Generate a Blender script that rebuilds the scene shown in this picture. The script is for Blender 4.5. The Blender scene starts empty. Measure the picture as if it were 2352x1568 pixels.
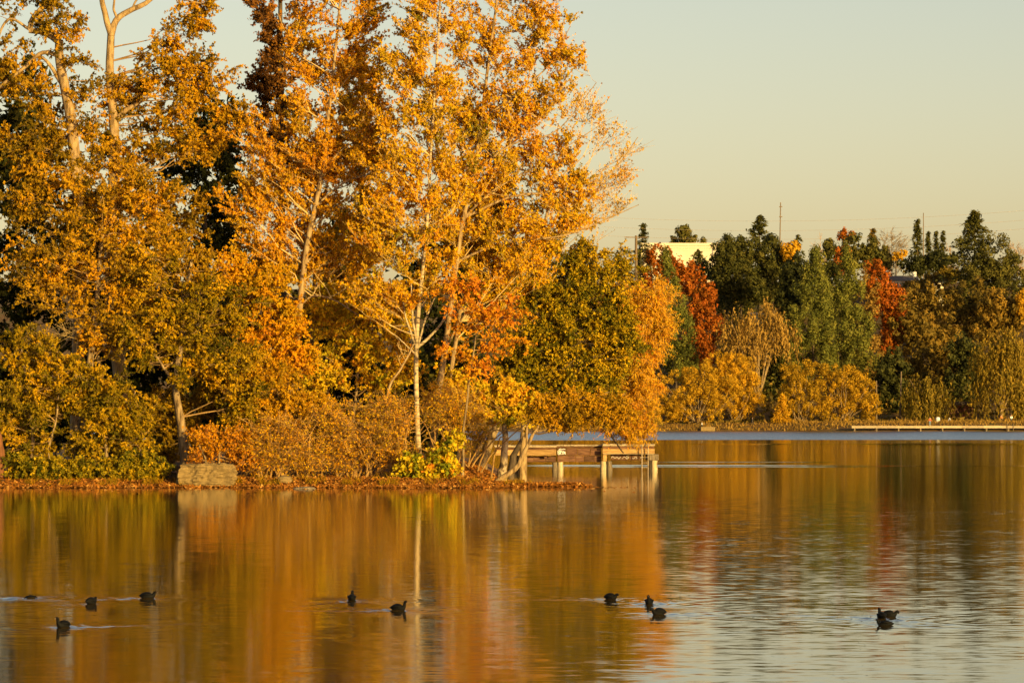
import bpy, math, random
import numpy as np
from mathutils import Vector, noise as mnoise

# ------------------------------------------------------------------ camera, sky, sun, exposure
SC = bpy.context.scene
COL = SC.collection
CAM_H = 3.54                    # eye height above the lake
FPX, CX, HY = 8165.0, 1176.0, 951.0   # focal length, centre column and horizon row (photo seen 2352 wide)
cam = bpy.data.cameras.new('camera')
cam.sensor_width = 36.0
cam.lens = 36.0 * FPX / 2352.0
cam.shift_y = (951.0 - 784.0) / 2352.0
cam.clip_start, cam.clip_end = 1.0, 9000.0
camo = bpy.data.objects.new('camera', cam); COL.objects.link(camo)
camo.location = (0, 0, CAM_H); camo.rotation_euler = (math.radians(90), 0, 0)
SC.camera = camo

SUN_EL, SUN_AZ = math.radians(10.0), math.radians(144.0)     # azimuth clockwise from +Y (view direction)
W = bpy.data.worlds.new('World'); SC.world = W; W.use_nodes = True
wn, wl = W.node_tree.nodes, W.node_tree.links
sky = wn.new('ShaderNodeTexSky'); sky.sky_type = 'NISHITA'; sky.sun_disc = False
sky.sun_elevation = SUN_EL; sky.sun_rotation = SUN_AZ
sky.air_density = 1.0; sky.dust_density = 1.6; sky.ozone_density = 1.0; sky.altitude = 50
mixw = wn.new('ShaderNodeMix'); mixw.data_type = 'RGBA'; mixw.blend_type = 'MULTIPLY'
mixw.inputs['Factor'].default_value = 1.0
mixw.inputs[7].default_value = (1.0, 0.83, 0.74, 1)           # warm white balance of the photograph
bg = wn['Background']; bg.inputs['Strength'].default_value = 0.117
wl.new(sky.outputs[0], mixw.inputs[6]); wl.new(mixw.outputs[2], bg.inputs['Color'])

sun = bpy.data.lights.new('sun', 'SUN'); sun.energy = 5.0; sun.angle = math.radians(0.5)
sun.color = (1.0, 0.71, 0.23)
suno = bpy.data.objects.new('sun', sun); COL.objects.link(suno)
sd = Vector((math.sin(SUN_AZ) * math.cos(SUN_EL), math.cos(SUN_AZ) * math.cos(SUN_EL), math.sin(SUN_EL)))
suno.rotation_euler = (-sd).to_track_quat('-Z', 'Y').to_euler()
suno.location = (60, -60, 40)
vs = SC.view_settings
vs.view_transform = 'Standard'; vs.look = 'None'; vs.exposure = 0.74; vs.gamma = 1.0; vs.use_curve_mapping = False
SC.cycles.use_denoising = True
SC.cycles.max_bounces = 6; SC.cycles.transparent_max_bounces = 4
SC.cycles.sample_clamp_indirect = 6.0

rng = np.random.default_rng(11)
random.seed(4)
SKYTOP = 0

# ------------------------------------------------------------------ helpers
def P(x, y, D):
    """photo pixel (2352 wide) at depth D metres -> world"""
    return np.array([(x - CX) * D / FPX, D, CAM_H - (y - HY) * D / FPX])

def dist_of(y, z=0.0):
    return (CAM_H - z) * FPX / (y - HY)

def norm(a):
    return a / np.maximum(np.linalg.norm(a, axis=-1, keepdims=True), 1e-9)

def tubes(Pts, R, sides=4, closed=True):
    """n paths of k points -> quads"""
    Pts = np.asarray(Pts, float); R = np.asarray(R, float)
    if Pts.ndim == 2: Pts, R = Pts[None], R[None]
    n, k, _ = Pts.shape
    T = norm(np.gradient(Pts, axis=1))
    ref = np.array([0.90, 0.40, 0.17])
    U = norm(np.cross(T, ref)); V = np.cross(T, U)
    a = np.arange(sides) * 2 * np.pi / sides
    ring = Pts[:, :, None] + R[:, :, None, None] * (np.cos(a)[None, None, :, None] * U[:, :, None] + np.sin(a)[None, None, :, None] * V[:, :, None])
    verts = ring.reshape(-1, 3)
    i = np.arange(n)[:, None, None] * (k * sides) + np.arange(k - 1)[None, :, None] * sides
    j = np.arange(sides)[None, None, :]; j2 = (j + 1) % sides
    F = np.stack([i + j, i + j2, i + sides + j2, i + sides + j], -1).reshape(-1, 4)
    return verts, F

def boxq(c, s, rz=0.0):
    c = np.asarray(c, float); s = np.asarray(s, float) / 2
    v = np.array([[x, y, z] for x in (-1, 1) for y in (-1, 1) for z in (-1, 1)], float) * s
    if rz:
        ca, sa = math.cos(rz), math.sin(rz)
        v = np.stack([v[:, 0] * ca - v[:, 1] * sa, v[:, 0] * sa + v[:, 1] * ca, v[:, 2]], 1)
    F = np.array([[0, 1, 3, 2], [4, 6, 7, 5], [0, 4, 5, 1], [2, 3, 7, 6], [0, 2, 6, 4], [1, 5, 7, 3]])
    return v + c, F

def join(parts):
    V, F, o = [], [], 0
    for v, f in parts:
        V.append(v); F.append(f + o); o += len(v)
    return np.concatenate(V), np.concatenate(F)

def mesh_quads(name, V, F, mat, parent=None, origin=(0, 0, 0), smooth=False, tint=None, kind=None):
    me = bpy.data.meshes.new(name)
    V = np.asarray(V, np.float32) - np.asarray(origin, np.float32)
    F = np.asarray(F, np.int32); n, m, q = len(V), len(F), F.shape[1]
    me.vertices.add(n); me.vertices.foreach_set('co', V.ravel())
    me.loops.add(m * q); me.loops.foreach_set('vertex_index', F.ravel())
    me.polygons.add(m)
    me.polygons.foreach_set('loop_start', np.arange(m, dtype=np.int32) * q)
    me.polygons.foreach_set('use_smooth', np.full(m, smooth, bool))
    if tint is not None:
        at = me.attributes.new('tint', 'FLOAT', 'FACE'); at.data.foreach_set('value', np.asarray(tint, np.float32))
    me.update(calc_edges=True)
    me.materials.append(mat)
    o = bpy.data.objects.new(name, me); COL.objects.link(o)
    if parent is not None: o.parent = parent
    else: o.location = origin
    if kind: o['kind'] = kind
    return o

def thing(name, label, cat, loc, group=None):
    o = bpy.data.objects.new(name, None); COL.objects.link(o)
    o.location = [float(q) for q in loc]; o.empty_display_size = 0.3
    o['label'] = label; o['category'] = cat
    if group: o['group'] = group
    return o

def tag(o, label, cat, group=None):
    o['label'] = label; o['category'] = cat
    if group: o['group'] = group
    return o

# ------------------------------------------------------------------ materials
def nmat(name):
    m = bpy.data.materials.new(name); m.use_nodes = True
    nt = m.node_tree; b = nt.nodes['Principled BSDF']
    return m, nt, nt.nodes, nt.links, b

def ramp(nodes, stops):
    r = nodes.new('ShaderNodeValToRGB'); e = r.color_ramp.elements
    while len(e) < len(stops): e.new(0.5)
    for el, (p, c) in zip(e, stops):
        el.position = p; el.color = (*c, 1) if len(c) == 3 else c
    return r

LEAF = {}
def leaf_mat(name, stops, trans=0.3, rough=0.55):
    if name in LEAF: return LEAF[name]
    m, nt, N, L, b = nmat(name)
    at = N.new('ShaderNodeAttribute'); at.attribute_name = 'tint'
    r = ramp(N, stops); L.new(at.outputs['Fac'], r.inputs[0])
    L.new(r.outputs[0], b.inputs['Base Color']); b.inputs['Roughness'].default_value = rough
    b.inputs['Specular IOR Level'].default_value = 0.04
    tr = N.new('ShaderNodeBsdfTranslucent'); L.new(r.outputs[0], tr.inputs['Color'])
    mx = N.new('ShaderNodeMixShader'); mx.inputs[0].default_value = trans
    L.new(b.outputs[0], mx.inputs[1]); L.new(tr.outputs[0], mx.inputs[2])
    L.new(mx.outputs[0], N['Material Output'].inputs[0])
    LEAF[name] = m
    return m

def noise_mat(name, stops, scale=(1, 1, 1), nscale=4.0, detail=6, rough=0.85, bump=0.3, dist=0.02, objrand=0.0, spec=0.2):
    m, nt, N, L, b = nmat(name)
    tc = N.new('ShaderNodeTexCoord'); mp = N.new('ShaderNodeMapping'); mp.inputs['Scale'].default_value = scale
    L.new(tc.outputs['Object'], mp.inputs[0])
    nz = N.new('ShaderNodeTexNoise'); nz.inputs['Scale'].default_value = nscale; nz.inputs['Detail'].default_value = detail
    nz.inputs['Roughness'].default_value = 0.65
    L.new(mp.outputs[0], nz.inputs['Vector'])
    r = ramp(N, stops); L.new(nz.outputs['Fac'], r.inputs[0])
    col = r.outputs[0]
    if objrand:
        oi = N.new('ShaderNodeObjectInfo'); mr = N.new('ShaderNodeMapRange')
        mr.inputs[3].default_value = 1 - objrand; mr.inputs[4].default_value = 1 + objrand
        L.new(oi.outputs['Random'], mr.inputs[0])
        hs = N.new('ShaderNodeHueSaturation'); L.new(mr.outputs[0], hs.inputs['Value']); L.new(col, hs.inputs['Color'])
        col = hs.outputs[0]
    L.new(col, b.inputs['Base Color']); b.inputs['Roughness'].default_value = rough
    b.inputs['Specular IOR Level'].default_value = spec
    if bump:
        bp = N.new('ShaderNodeBump'); bp.inputs['Strength'].default_value = bump; bp.inputs['Distance'].default_value = dist
        L.new(nz.outputs['Fac'], bp.inputs['Height']); L.new(bp.outputs[0], b.inputs['Normal'])
    return m

def flat_mat(name, col, rough=0.6):
    return noise_mat(name, [(0.3, [c * 0.85 for c in col]), (0.7, [min(1, c * 1.1) for c in col])], nscale=9, rough=rough, bump=0.05)

M = {}
M['bark'] = noise_mat('bark_tan', [(0.34, (0.05, 0.03, 0.014)), (0.5, (0.20, 0.135, 0.065)), (0.72, (0.38, 0.28, 0.14))], (1, 1, 0.22), 7, bump=0.8, dist=0.05)
M['bark_pale'] = noise_mat('bark_pale', [(0.36, (0.10, 0.062, 0.026)), (0.5, (0.28, 0.185, 0.085)), (0.72, (0.42, 0.30, 0.15))], (1, 1, 0.25), 6, bump=0.7, dist=0.05)
M['bark_dark'] = noise_mat('bark_dark', [(0.3, (0.035, 0.025, 0.018)), (0.7, (0.12, 0.085, 0.055))], (1, 1, 0.25), 6, bump=0.7, dist=0.05)
M['birch'] = noise_mat('birch_bark', [(0.36, (0.06, 0.04, 0.02)), (0.46, (0.30, 0.22, 0.12)), (0.62, (0.48, 0.37, 0.21))], (0.6, 0.6, 3.0), 3.0, bump=0.3, dist=0.02)
M['mottled'] = noise_mat('mottled_bark', [(0.40, (0.05, 0.035, 0.025)), (0.47, (0.30, 0.22, 0.13)), (0.7, (0.45, 0.36, 0.23))], (1, 1, 0.7), 2.4, bump=0.5, dist=0.04)
M['twig'] = noise_mat('twig_bark', [(0.3, (0.19, 0.11, 0.04)), (0.7, (0.36, 0.22, 0.08))], nscale=3, bump=0)
M['twig_pale'] = noise_mat('twig_bark_pale', [(0.3, (0.36, 0.24, 0.09)), (0.7, (0.52, 0.37, 0.16))], nscale=3, bump=0)
M['bramble'] = noise_mat('bramble_stem', [(0.3, (0.17, 0.09, 0.025)), (0.7, (0.36, 0.21, 0.065))], nscale=3, bump=0)
M['twig_dark'] = noise_mat('twig_bark_dark', [(0.3, (0.05, 0.032, 0.02)), (0.7, (0.11, 0.07, 0.04))], nscale=3, bump=0)
M['rock'] = noise_mat('sandstone', [(0.25, (0.07, 0.045, 0.018)), (0.45, (0.18, 0.12, 0.045)), (0.7, (0.29, 0.20, 0.08))], (0.5, 0.5, 4.0), 2.6, detail=9, bump=0.9, dist=0.08)
M['wood'] = noise_mat('weathered_wood', [(0.25, (0.13, 0.065, 0.022)), (0.5, (0.36, 0.21, 0.075)), (0.75, (0.48, 0.32, 0.13))], (0.6, 6, 6), 3.0, bump=0.5, dist=0.02, objrand=0.25)
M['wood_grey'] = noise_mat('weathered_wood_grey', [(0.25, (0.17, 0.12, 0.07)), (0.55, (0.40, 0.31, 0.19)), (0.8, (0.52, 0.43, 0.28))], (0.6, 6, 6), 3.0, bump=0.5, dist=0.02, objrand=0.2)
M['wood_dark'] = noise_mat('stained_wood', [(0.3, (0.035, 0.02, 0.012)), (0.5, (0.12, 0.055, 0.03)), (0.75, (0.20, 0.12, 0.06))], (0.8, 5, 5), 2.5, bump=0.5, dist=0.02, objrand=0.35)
M['pile'] = noise_mat('pile_wood', [(0.3, (0.16, 0.12, 0.08)), (0.48, (0.40, 0.31, 0.18)), (0.75, (0.58, 0.48, 0.31))], (4, 4, 0.8), 2.5, bump=0.7, dist=0.03)
M['pile_dark_shade'] = noise_mat('pile_wood_dark_shade', [(0.3, (0.06, 0.045, 0.03)), (0.7, (0.26, 0.20, 0.13))], (4, 4, 0.8), 2.5, bump=0.7, dist=0.03)  # dark timber and stone; on piles, shade under the decks put into the colour
M['steel'] = noise_mat('rusty_steel', [(0.35, (0.16, 0.09, 0.05)), (0.6, (0.40, 0.32, 0.22))], (2, 2, 1), 5, bump=0.2, rough=0.6)
M['white'] = flat_mat('white_paint', (0.78, 0.76, 0.72))
M['cream'] = noise_mat('cream_render', [(0.3, (0.55, 0.48, 0.37)), (0.7, (0.64, 0.57, 0.45))], nscale=0.25, bump=0)
M['roof'] = flat_mat('grey_shingle', (0.12, 0.10, 0.085))
M['glass'] = flat_mat('dark_window', (0.03, 0.035, 0.04), 0.1)
M['feather'] = noise_mat('coot_feathers', [(0.3, (0.002, 0.002, 0.002)), (0.7, (0.006, 0.006, 0.006))], (1, 1, 1), 40, bump=0.3, dist=0.005, rough=0.7, spec=0.1)
M['beak'] = flat_mat('beak_ivory', (0.16, 0.11, 0.08))
M['pole'] = noise_mat('pole_timber', [(0.3, (0.10, 0.07, 0.045)), (0.7, (0.20, 0.145, 0.09))], (3, 3, 0.4), 3, bump=0)

# ------------------------------------------------------------------ the setting: island, far shore, water
def sstep(a, b, x):
    t = np.clip((x - a) / (b - a), 0, 1); return t * t * (3 - 2 * t)

def vnoise(x, y, f=1.0, seed=0.0):
    return (np.sin(x * 1.7 * f + 1.3 * np.sin(y * 1.1 * f + seed) + seed) * np.cos(y * 2.3 * f + 0.9 * np.sin(x * 0.7 * f - seed)) +
            0.5 * np.sin(x * 4.1 * f + y * 3.3 * f + 2 * seed))

def island_front(x):
    # shoreline nearest the camera
    return 171.4 + 0.35 * np.sin(x * 0.35) + 0.22 * np.sin(x * 1.3 + 1) + 1.3 * sstep(-1.5, 1.0, x)

def island_h(x, y):
    f = island_front(x); d = y - f
    end = 0.4 + 0.3 * np.sin(y * 0.7)                       # right end of the bank
    back = 242 - 30 * sstep(-14, 0, x)
    h = -0.35 + 0.35 * sstep(-1.2, 0.0, d) + 0.33 * sstep(0.0, 3.2, d) + 0.62 * sstep(3.2, 11.0, d) + 0.05 * vnoise(x, y, 1.1) * sstep(0.5, 4, d)
    h = h - 1.6 * sstep(0, 6, y - back)
    e = sstep(end - 3.2, end + 0.6, x)
    # low leaf-covered spit past the end of the bank
    spit = 0.10 - 0.5 * np.clip(np.abs(y - (f + 1.5)) - 0.9, 0, 3) - 0.30 * sstep(3.1, 4.4, x)
    return np.where(x > end - 3.2, h * (1 - e) + e * np.maximum(np.minimum(spit, 0.07), -0.6), h)

def grid_mesh(name, xs, ys, hf, mat, kind='structure', smooth=True):
    X, Y = np.meshgrid(xs, ys); Z = hf(X, Y)
    V = np.stack([X, Y, Z], -1).reshape(-1, 3)
    nx, ny = len(xs), len(ys)
    i = (np.arange(ny - 1)[:, None] * nx + np.arange(nx - 1)[None]).ravel()
    F = np.stack([i, i + 1, i + nx + 1, i + nx], 1)
    return mesh_quads(name, V, F, mat, smooth=smooth, kind=kind)

soil = noise_mat('leaf_soil', [(0.3, (0.045, 0.026, 0.012)), (0.5, (0.14, 0.07, 0.025)), (0.68, (0.26, 0.13, 0.04))], nscale=5, bump=0.6, dist=0.05)
grid_mesh('island_ground', np.linspace(-62, 8, 281), np.concatenate([np.linspace(166, 186, 81), np.linspace(187, 256, 60)]), island_h, soil)

def far_h(x, y):
    sh = 752 - 14 * sstep(-10, 60, -x) + 3 * np.sin(x * 0.05) - 5 * sstep(55, 70, x)
    d = y - sh
    h = -0.6 + 0.9 * sstep(-2, 1.5, d) + 1.4 * sstep(1, 9, d)
    h = h + 0.165 * np.clip(y - 775, 0, 232) + 0.9 * vnoise(x, y, 0.03) * sstep(780, 830, y)
    return h
grass_soil = noise_mat('park_ground', [(0.35, (0.10, 0.055, 0.02)), (0.5, (0.15, 0.085, 0.03)), (0.65, (0.085, 0.085, 0.025))], nscale=0.35, bump=0.2, dist=0.1)
grid_mesh('hillside', np.concatenate([[-2500, -900], np.linspace(-300, 300, 121), [900, 2500]]),
          np.concatenate([np.linspace(732, 800, 69), np.linspace(804, 1030, 57), [1200, 2000, 6000]]), far_h, grass_soil)

# ducks first as data: the water carries their wakes
COOTS = [  # x, waterline y, heading deg, pose, label
    (146, 1441, 232, 'up', 'black coot with raised head, nearest the lower left corner'),
    (209, 1387, 50, 'tuck', 'small hunched black coot between the two other left coots'),
    (338, 1374, 0, 'low', 'long black coot swimming right, head at its right end, left group'),
    (808, 1379, 88, 'up', 'black coot seen from behind, left of the swimming pair at mid lake'),
    (914, 1402, -22, 'up', 'black coot facing right with raised neck beside the pale birch reflection'),
    (1402, 1377, -28, 'bow', 'black coot bowing its head to the right, leftmost of the middle three'),
    (1491, 1388, 262, 'up', 'black coot seen head on, upright, middle one of the centre three'),
    (1514, 1412, 200, 'bow', 'black coot facing left, lowest of the centre three'),
    (2025, 1421, 100, 'up', 'black coot seen from behind, left one of the overlapping right pair'),
    (2042, 1418, -4, 'bow', 'black coot facing right with open water ahead, of the right pair'),
    (2034, 1436, 172, 'flat', 'low black coot in front of the overlapping pair on the right'),
    (72, 1374, 10, 'dive', 'diving coot with only its back above water near left edge'),
]
def coot_xy(c):
    D = dist_of(c[1]); return (c[0] - CX) * D / FPX, D

def water_h(X, Y):
    Z = np.zeros_like(X)
    for c in COOTS[:12]:
        cx, cy = coot_xy(c); a = math.radians(c[2]); ca, sa = math.cos(a), math.sin(a)
        dx, dy = X - cx, Y - cy
        near = (np.abs(dx) < 4.5) & (np.abs(dy) < 4.5)
        if not near.any(): continue
        dx, dy = dx[near], dy[near]
        s = -(dx * ca + dy * sa); l = -dx * sa + dy * ca
        amp = {'up': 1.0, 'low': 0.9, 'tuck': 0.6, 'bow': 0.7, 'flat': 0.5, 'dive': 1.3}[c[3]]
        r = np.hypot(dx, dy)
        arm = np.abs(l) - 0.38 * (s + 0.15)
        v = 0.022 * np.exp(-(arm / 0.12) ** 2) * np.exp(-np.clip(s, 0, 9) / 1.3) * (s > -0.15) * np.cos(arm * 14)
        ring = 0.014 * np.cos(r * 15) * np.exp(-r / 0.6)
        edge = sstep(4.5, 2.5, r)
        Z[near] += amp * (v + ring) * edge
    # long swells left by a passing boat: thin bright lines near the dock and far out
    m = 0.5 + 0.5 * np.sin(X * 0.11 + 1.0 + 0.6 * np.sin(X * 0.31))
    m2 = 0.5 + 0.5 * np.sin(X * 0.16 - 0.6 + 0.6 * np.sin(X * 0.27))
    for (y0, w, A, mm, x0) in ((244.5, 1.1, 0.062, 0.45 + 0.55 * m, 1.0), (238.5, 0.9, 0.042, m2, 5.0), (262, 1.0, 0.045, (m2 > 0.5) * m2, 10.0),
                               (420, 4.5, 0.16, 0.5 + 0.5 * m, 20.0)):
        yy = Y - y0 - 0.5 * np.sin(X * 0.13)
        Z += A * mm * np.exp(-(yy / w) ** 2) * sstep(x0 - 2, x0 + 2, X)
    return Z

def water_material():
    m, nt, N, L, b = nmat('lake_water'); N.remove(b)
    geo = N.new('ShaderNodeNewGeometry')
    sep = N.new('ShaderNodeSeparateXYZ'); L.new(geo.outputs['Position'], sep.inputs[0])
    # patches of calm and breeze: stretched noise shifts the zone edges
    mp = N.new('ShaderNodeMapping'); mp.inputs['Scale'].default_value = (0.035, 0.05, 1)
    L.new(geo.outputs['Position'], mp.inputs[0])
    nz = N.new('ShaderNodeTexNoise'); nz.inputs['Scale'].default_value = 1.0; nz.inputs['Detail'].default_value = 3
    L.new(mp.outputs[0], nz.inputs['Vector'])
    sh = N.new('ShaderNodeMath'); sh.operation = 'MULTIPLY_ADD'; sh.inputs[1].default_value = 34.0
    L.new(nz.outputs['Fac'], sh.inputs[0]); L.new(sep.outputs['Y'], sh.inputs[2])
    dv = N.new('ShaderNodeMath'); dv.operation = 'MULTIPLY_ADD'; dv.inputs[1].default_value = 0.001; dv.inputs[2].default_value = -0.017
    L.new(sh.outputs[0], dv.inputs[0])
    am = ramp(N, [(0.0, (.076,) * 3), (0.075, (.070,) * 3), (0.125, (.066,) * 3), (0.146, (.06,) * 3), (0.158, (.012,) * 3), (0.472, (.008,) * 3), (0.488, (.010,) * 3), (0.492, (.62,) * 3), (0.9, (.75,) * 3)])
    L.new(dv.outputs[0], am.inputs[0])
    # breeze is weaker to the left, in the lee of the island
    lee = N.new('ShaderNodeMapRange'); lee.inputs[1].default_value = -6; lee.inputs[2].default_value = 5
    lee.inputs[3].default_value = 0.65; lee.inputs[4].default_value = 1.0
    L.new(sep.outputs['X'], lee.inputs[0])
    # streaky patches
    mp3 = N.new('ShaderNodeMapping'); mp3.inputs['Scale'].default_value = (0.10, 0.22, 1)
    L.new(geo.outputs['Position'], mp3.inputs[0])
    nz3 = N.new('ShaderNodeTexNoise'); nz3.inputs['Scale'].default_value = 1.0; nz3.inputs['Detail'].default_value = 4
    L.new(mp3.outputs[0], nz3.inputs['Vector'])
    pr = N.new('ShaderNodeMapRange'); pr.inputs[1].default_value = 0.3; pr.inputs[2].default_value = 0.7
    pr.inputs[3].default_value = 0.45; pr.inputs[4].default_value = 1.45; L.new(nz3.outputs['Fac'], pr.inputs[0])
    a1 = N.new('ShaderNodeMath'); a1.operation = 'MULTIPLY'; L.new(am.outputs[0], a1.inputs[0]); L.new(lee.outputs[0], a1.inputs[1])
    a2 = N.new('ShaderNodeMath'); a2.operation = 'MULTIPLY'; L.new(a1.outputs[0], a2.inputs[0]); L.new(pr.outputs[0], a2.inputs[1])
    # ripple slopes straight from vector noise (crests lie across the view)
    mp2 = N.new('ShaderNodeMapping'); mp2.inputs['Scale'].default_value = (0.55, 1.0, 1)
    L.new(geo.outputs['Position'], mp2.inputs[0])
    rp = N.new('ShaderNodeTexNoise'); rp.inputs['Scale'].default_value = 3.8; rp.inputs['Detail'].default_value = 3; rp.inputs['Roughness'].default_value = 0.55
    L.new(mp2.outputs[0], rp.inputs['Vector'])
    sub = N.new('ShaderNodeVectorMath'); sub.operation = 'SUBTRACT'; sub.inputs[1].default_value = (0.5, 0.5, 0.5)
    L.new(rp.outputs['Color'], sub.inputs[0])
    an = N.new('ShaderNodeVectorMath'); an.operation = 'MULTIPLY'; an.inputs[1].default_value = (0.45, 1.0, 0.0)
    L.new(sub.outputs[0], an.inputs[0])
    sc = N.new('ShaderNodeVectorMath'); sc.operation = 'SCALE'; L.new(an.outputs[0], sc.inputs[0]); L.new(a2.outputs[0], sc.inputs['Scale'])
    ad = N.new('ShaderNodeVectorMath'); ad.operation = 'ADD'; L.new(geo.outputs['Normal'], ad.inputs[0]); L.new(sc.outputs[0], ad.inputs[1])
    # in the ruffled band the facets that show at this low angle are the ones tilted towards the shore
    bz = N.new('ShaderNodeMapRange'); bz.inputs[1].default_value = 0.488; bz.inputs[2].default_value = 0.492; bz.inputs[3].default_value = 0.0; bz.inputs[4].default_value = -0.10
    L.new(dv.outputs[0], bz.inputs[0])
    cb = N.new('ShaderNodeCombineXYZ'); L.new(bz.outputs[0], cb.inputs['Y'])
    ad2 = N.new('ShaderNodeVectorMath'); ad2.operation = 'ADD'; L.new(ad.outputs[0], ad2.inputs[0]); L.new(cb.outputs[0], ad2.inputs[1])
    nn = N.new('ShaderNodeVectorMath'); nn.operation = 'NORMALIZE'; L.new(ad2.outputs[0], nn.inputs[0])
    fr = N.new('ShaderNodeFresnel'); fr.inputs['IOR'].default_value = 1.36; L.new(nn.outputs[0], fr.inputs['Normal'])
    gl = N.new('ShaderNodeBsdfGlossy'); gl.distribution = 'BECKMANN'; gl.inputs['Roughness'].default_value = 0.10; gl.inputs['Color'].default_value = (1, 1, 1, 1)
    L.new(nn.outputs[0], gl.inputs['Normal'])
    # wind-ruffled far water scatters more widely
    rr = N.new('ShaderNodeMapRange'); rr.inputs[1].default_value = 0.488; rr.inputs[2].default_value = 0.492
    rr.inputs[3].default_value = 0.075; rr.inputs[4].default_value = 0.30; L.new(dv.outputs[0], rr.inputs[0]); L.new(rr.outputs[0], gl.inputs['Roughness'])
    df = N.new('ShaderNodeBsdfDiffuse'); df.inputs['Color'].default_value = (0.034, 0.021, 0.006, 1)
    mx = N.new('ShaderNodeMixShader'); L.new(fr.outputs[0], mx.inputs[0]); L.new(df.outputs[0], mx.inputs[1]); L.new(gl.outputs[0], mx.inputs[2])
    L.new(mx.outputs[0], N['Material Output'].inputs[0])
    return m
xs = np.concatenate([[-3000, -800, -300, -120, -60, -30], np.arange(-18, -10.2, 0.5), np.arange(-10.2, 9.6, 0.075), np.arange(9.6, 40, 0.8), [50, 70, 100, 150, 300, 800, 3000]])
ys = np.concatenate([[-600, -100, 0, 20, 40, 50, 55], np.arange(57, 76, 0.08), np.arange(77, 230, 6), np.arange(230, 268, 0.35), np.arange(270, 405, 8), np.arange(405, 436, 1.2), [450, 480, 520, 580, 640, 700, 790]])
grid_mesh('lake_water', xs, ys, water_h, water_material())

# ------------------------------------------------------------------ plant builders
def resample(pts, n):
    """smooth (Catmull-Rom) resample of a polyline with radii in column 3"""
    pts = np.asarray(pts, float)
    if len(pts) == 2:
        t = np.linspace(0, 1, n)[:, None]; return pts[0] * (1 - t) + pts[1] * t
    p = np.concatenate([[2 * pts[0] - pts[1]], pts, [2 * pts[-1] - pts[-2]]])
    seg = len(pts) - 1
    u = np.linspace(0, seg - 1e-6, n); i = u.astype(int); t = (u - i)[:, None]
    a, b_, c, d = p[i], p[i + 1], p[i + 2], p[i + 3]
    return 0.5 * ((2 * b_) + (-a + c) * t + (2 * a - 5 * b_ + 4 * c - d) * t ** 2 + (-a + 3 * b_ - 3 * c + d) * t ** 3)

def stem_world(pix, D, w0, w1, n=26, wob=0.02, dd=0.0):
    """pixel polyline -> world path and radii; w0, w1 = width in photo pixels at foot and tip"""
    pts = np.array([P(x, y, D) for x, y in pix])
    if dd: pts[:, 1] += np.linspace(0, dd, len(pts))
    L = resample(pts, n)
    ph = rng.uniform(0, 6, 3)
    s = np.linspace(0, 1, n)
    L[:, 0] += wob * np.sin(s * 17 + ph[0]) * (s > 0); L[:, 1] += 2 * wob * np.sin(s * 11 + ph[1])
    R = np.linspace(w0, w1, n) / 2 * D / FPX
    return L, np.maximum(R, 0.006)

def env_points(env, D, n, df=0.8, surf=0.45):
    w = np.array([e[2] * e[3] * (e[4] if len(e) > 4 else 1.0) for e in env]); w = w / w.sum()
    k = rng.choice(len(env), n, p=w)
    E = np.array([e[:4] for e in env], float)[k]
    d = norm(rng.normal(size=(n, 3))); r = rng.uniform(0, 1, n) ** surf
    s = D / FPX
    cx = (E[:, 0] - CX) * s; cz = CAM_H - (E[:, 1] - HY) * s
    dr = df * 0.5 * (E[:, 2] + E[:, 3])
    return np.stack([cx + d[:, 0] * r * E[:, 2] * s, D + d[:, 1] * r * dr * s, cz + d[:, 2] * r * E[:, 3] * s], 1)

def leaf_quads(C, U, l, w, fold=0.12, flat=None):
    n = len(C); small = l < 0.16 or l > 0.3 or n > 20000
    k_ = rng.uniform(0.55, 1.4, n)[:, None]; l = l * k_; w = w * k_ * rng.uniform(0.75, 1.15, n)[:, None]
    U = norm(U)
    Rn = rng.normal(size=(n, 3))
    if flat is not None: Rn = Rn * 0.55 + flat            # leaf normal leans along "flat"
    Wd = norm(np.cross(Rn, U)) if flat is not None else norm(np.cross(U, Rn))
    Nn = np.cross(U, Wd)
    if small:                                   # leaves a pixel or two across: one triangle each
        V = np.stack([C - U * l * 0.38 + Wd * w * 0.52, C + U * l * 0.62, C - U * l * 0.38 - Wd * w * 0.52], 1)
        return V.reshape(-1, 3), np.arange(n * 3).reshape(-1, 3)
    V = np.stack([C - U * l * 0.5, C + Wd * w * 0.5 + Nn * l * fold - U * l * 0.06, C + U * l * 0.5, C - Wd * w * 0.5 + Nn * l * fold - U * l * 0.06], 1)
    return V.reshape(-1, 3), np.arange(n * 4).reshape(-1, 4)

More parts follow.
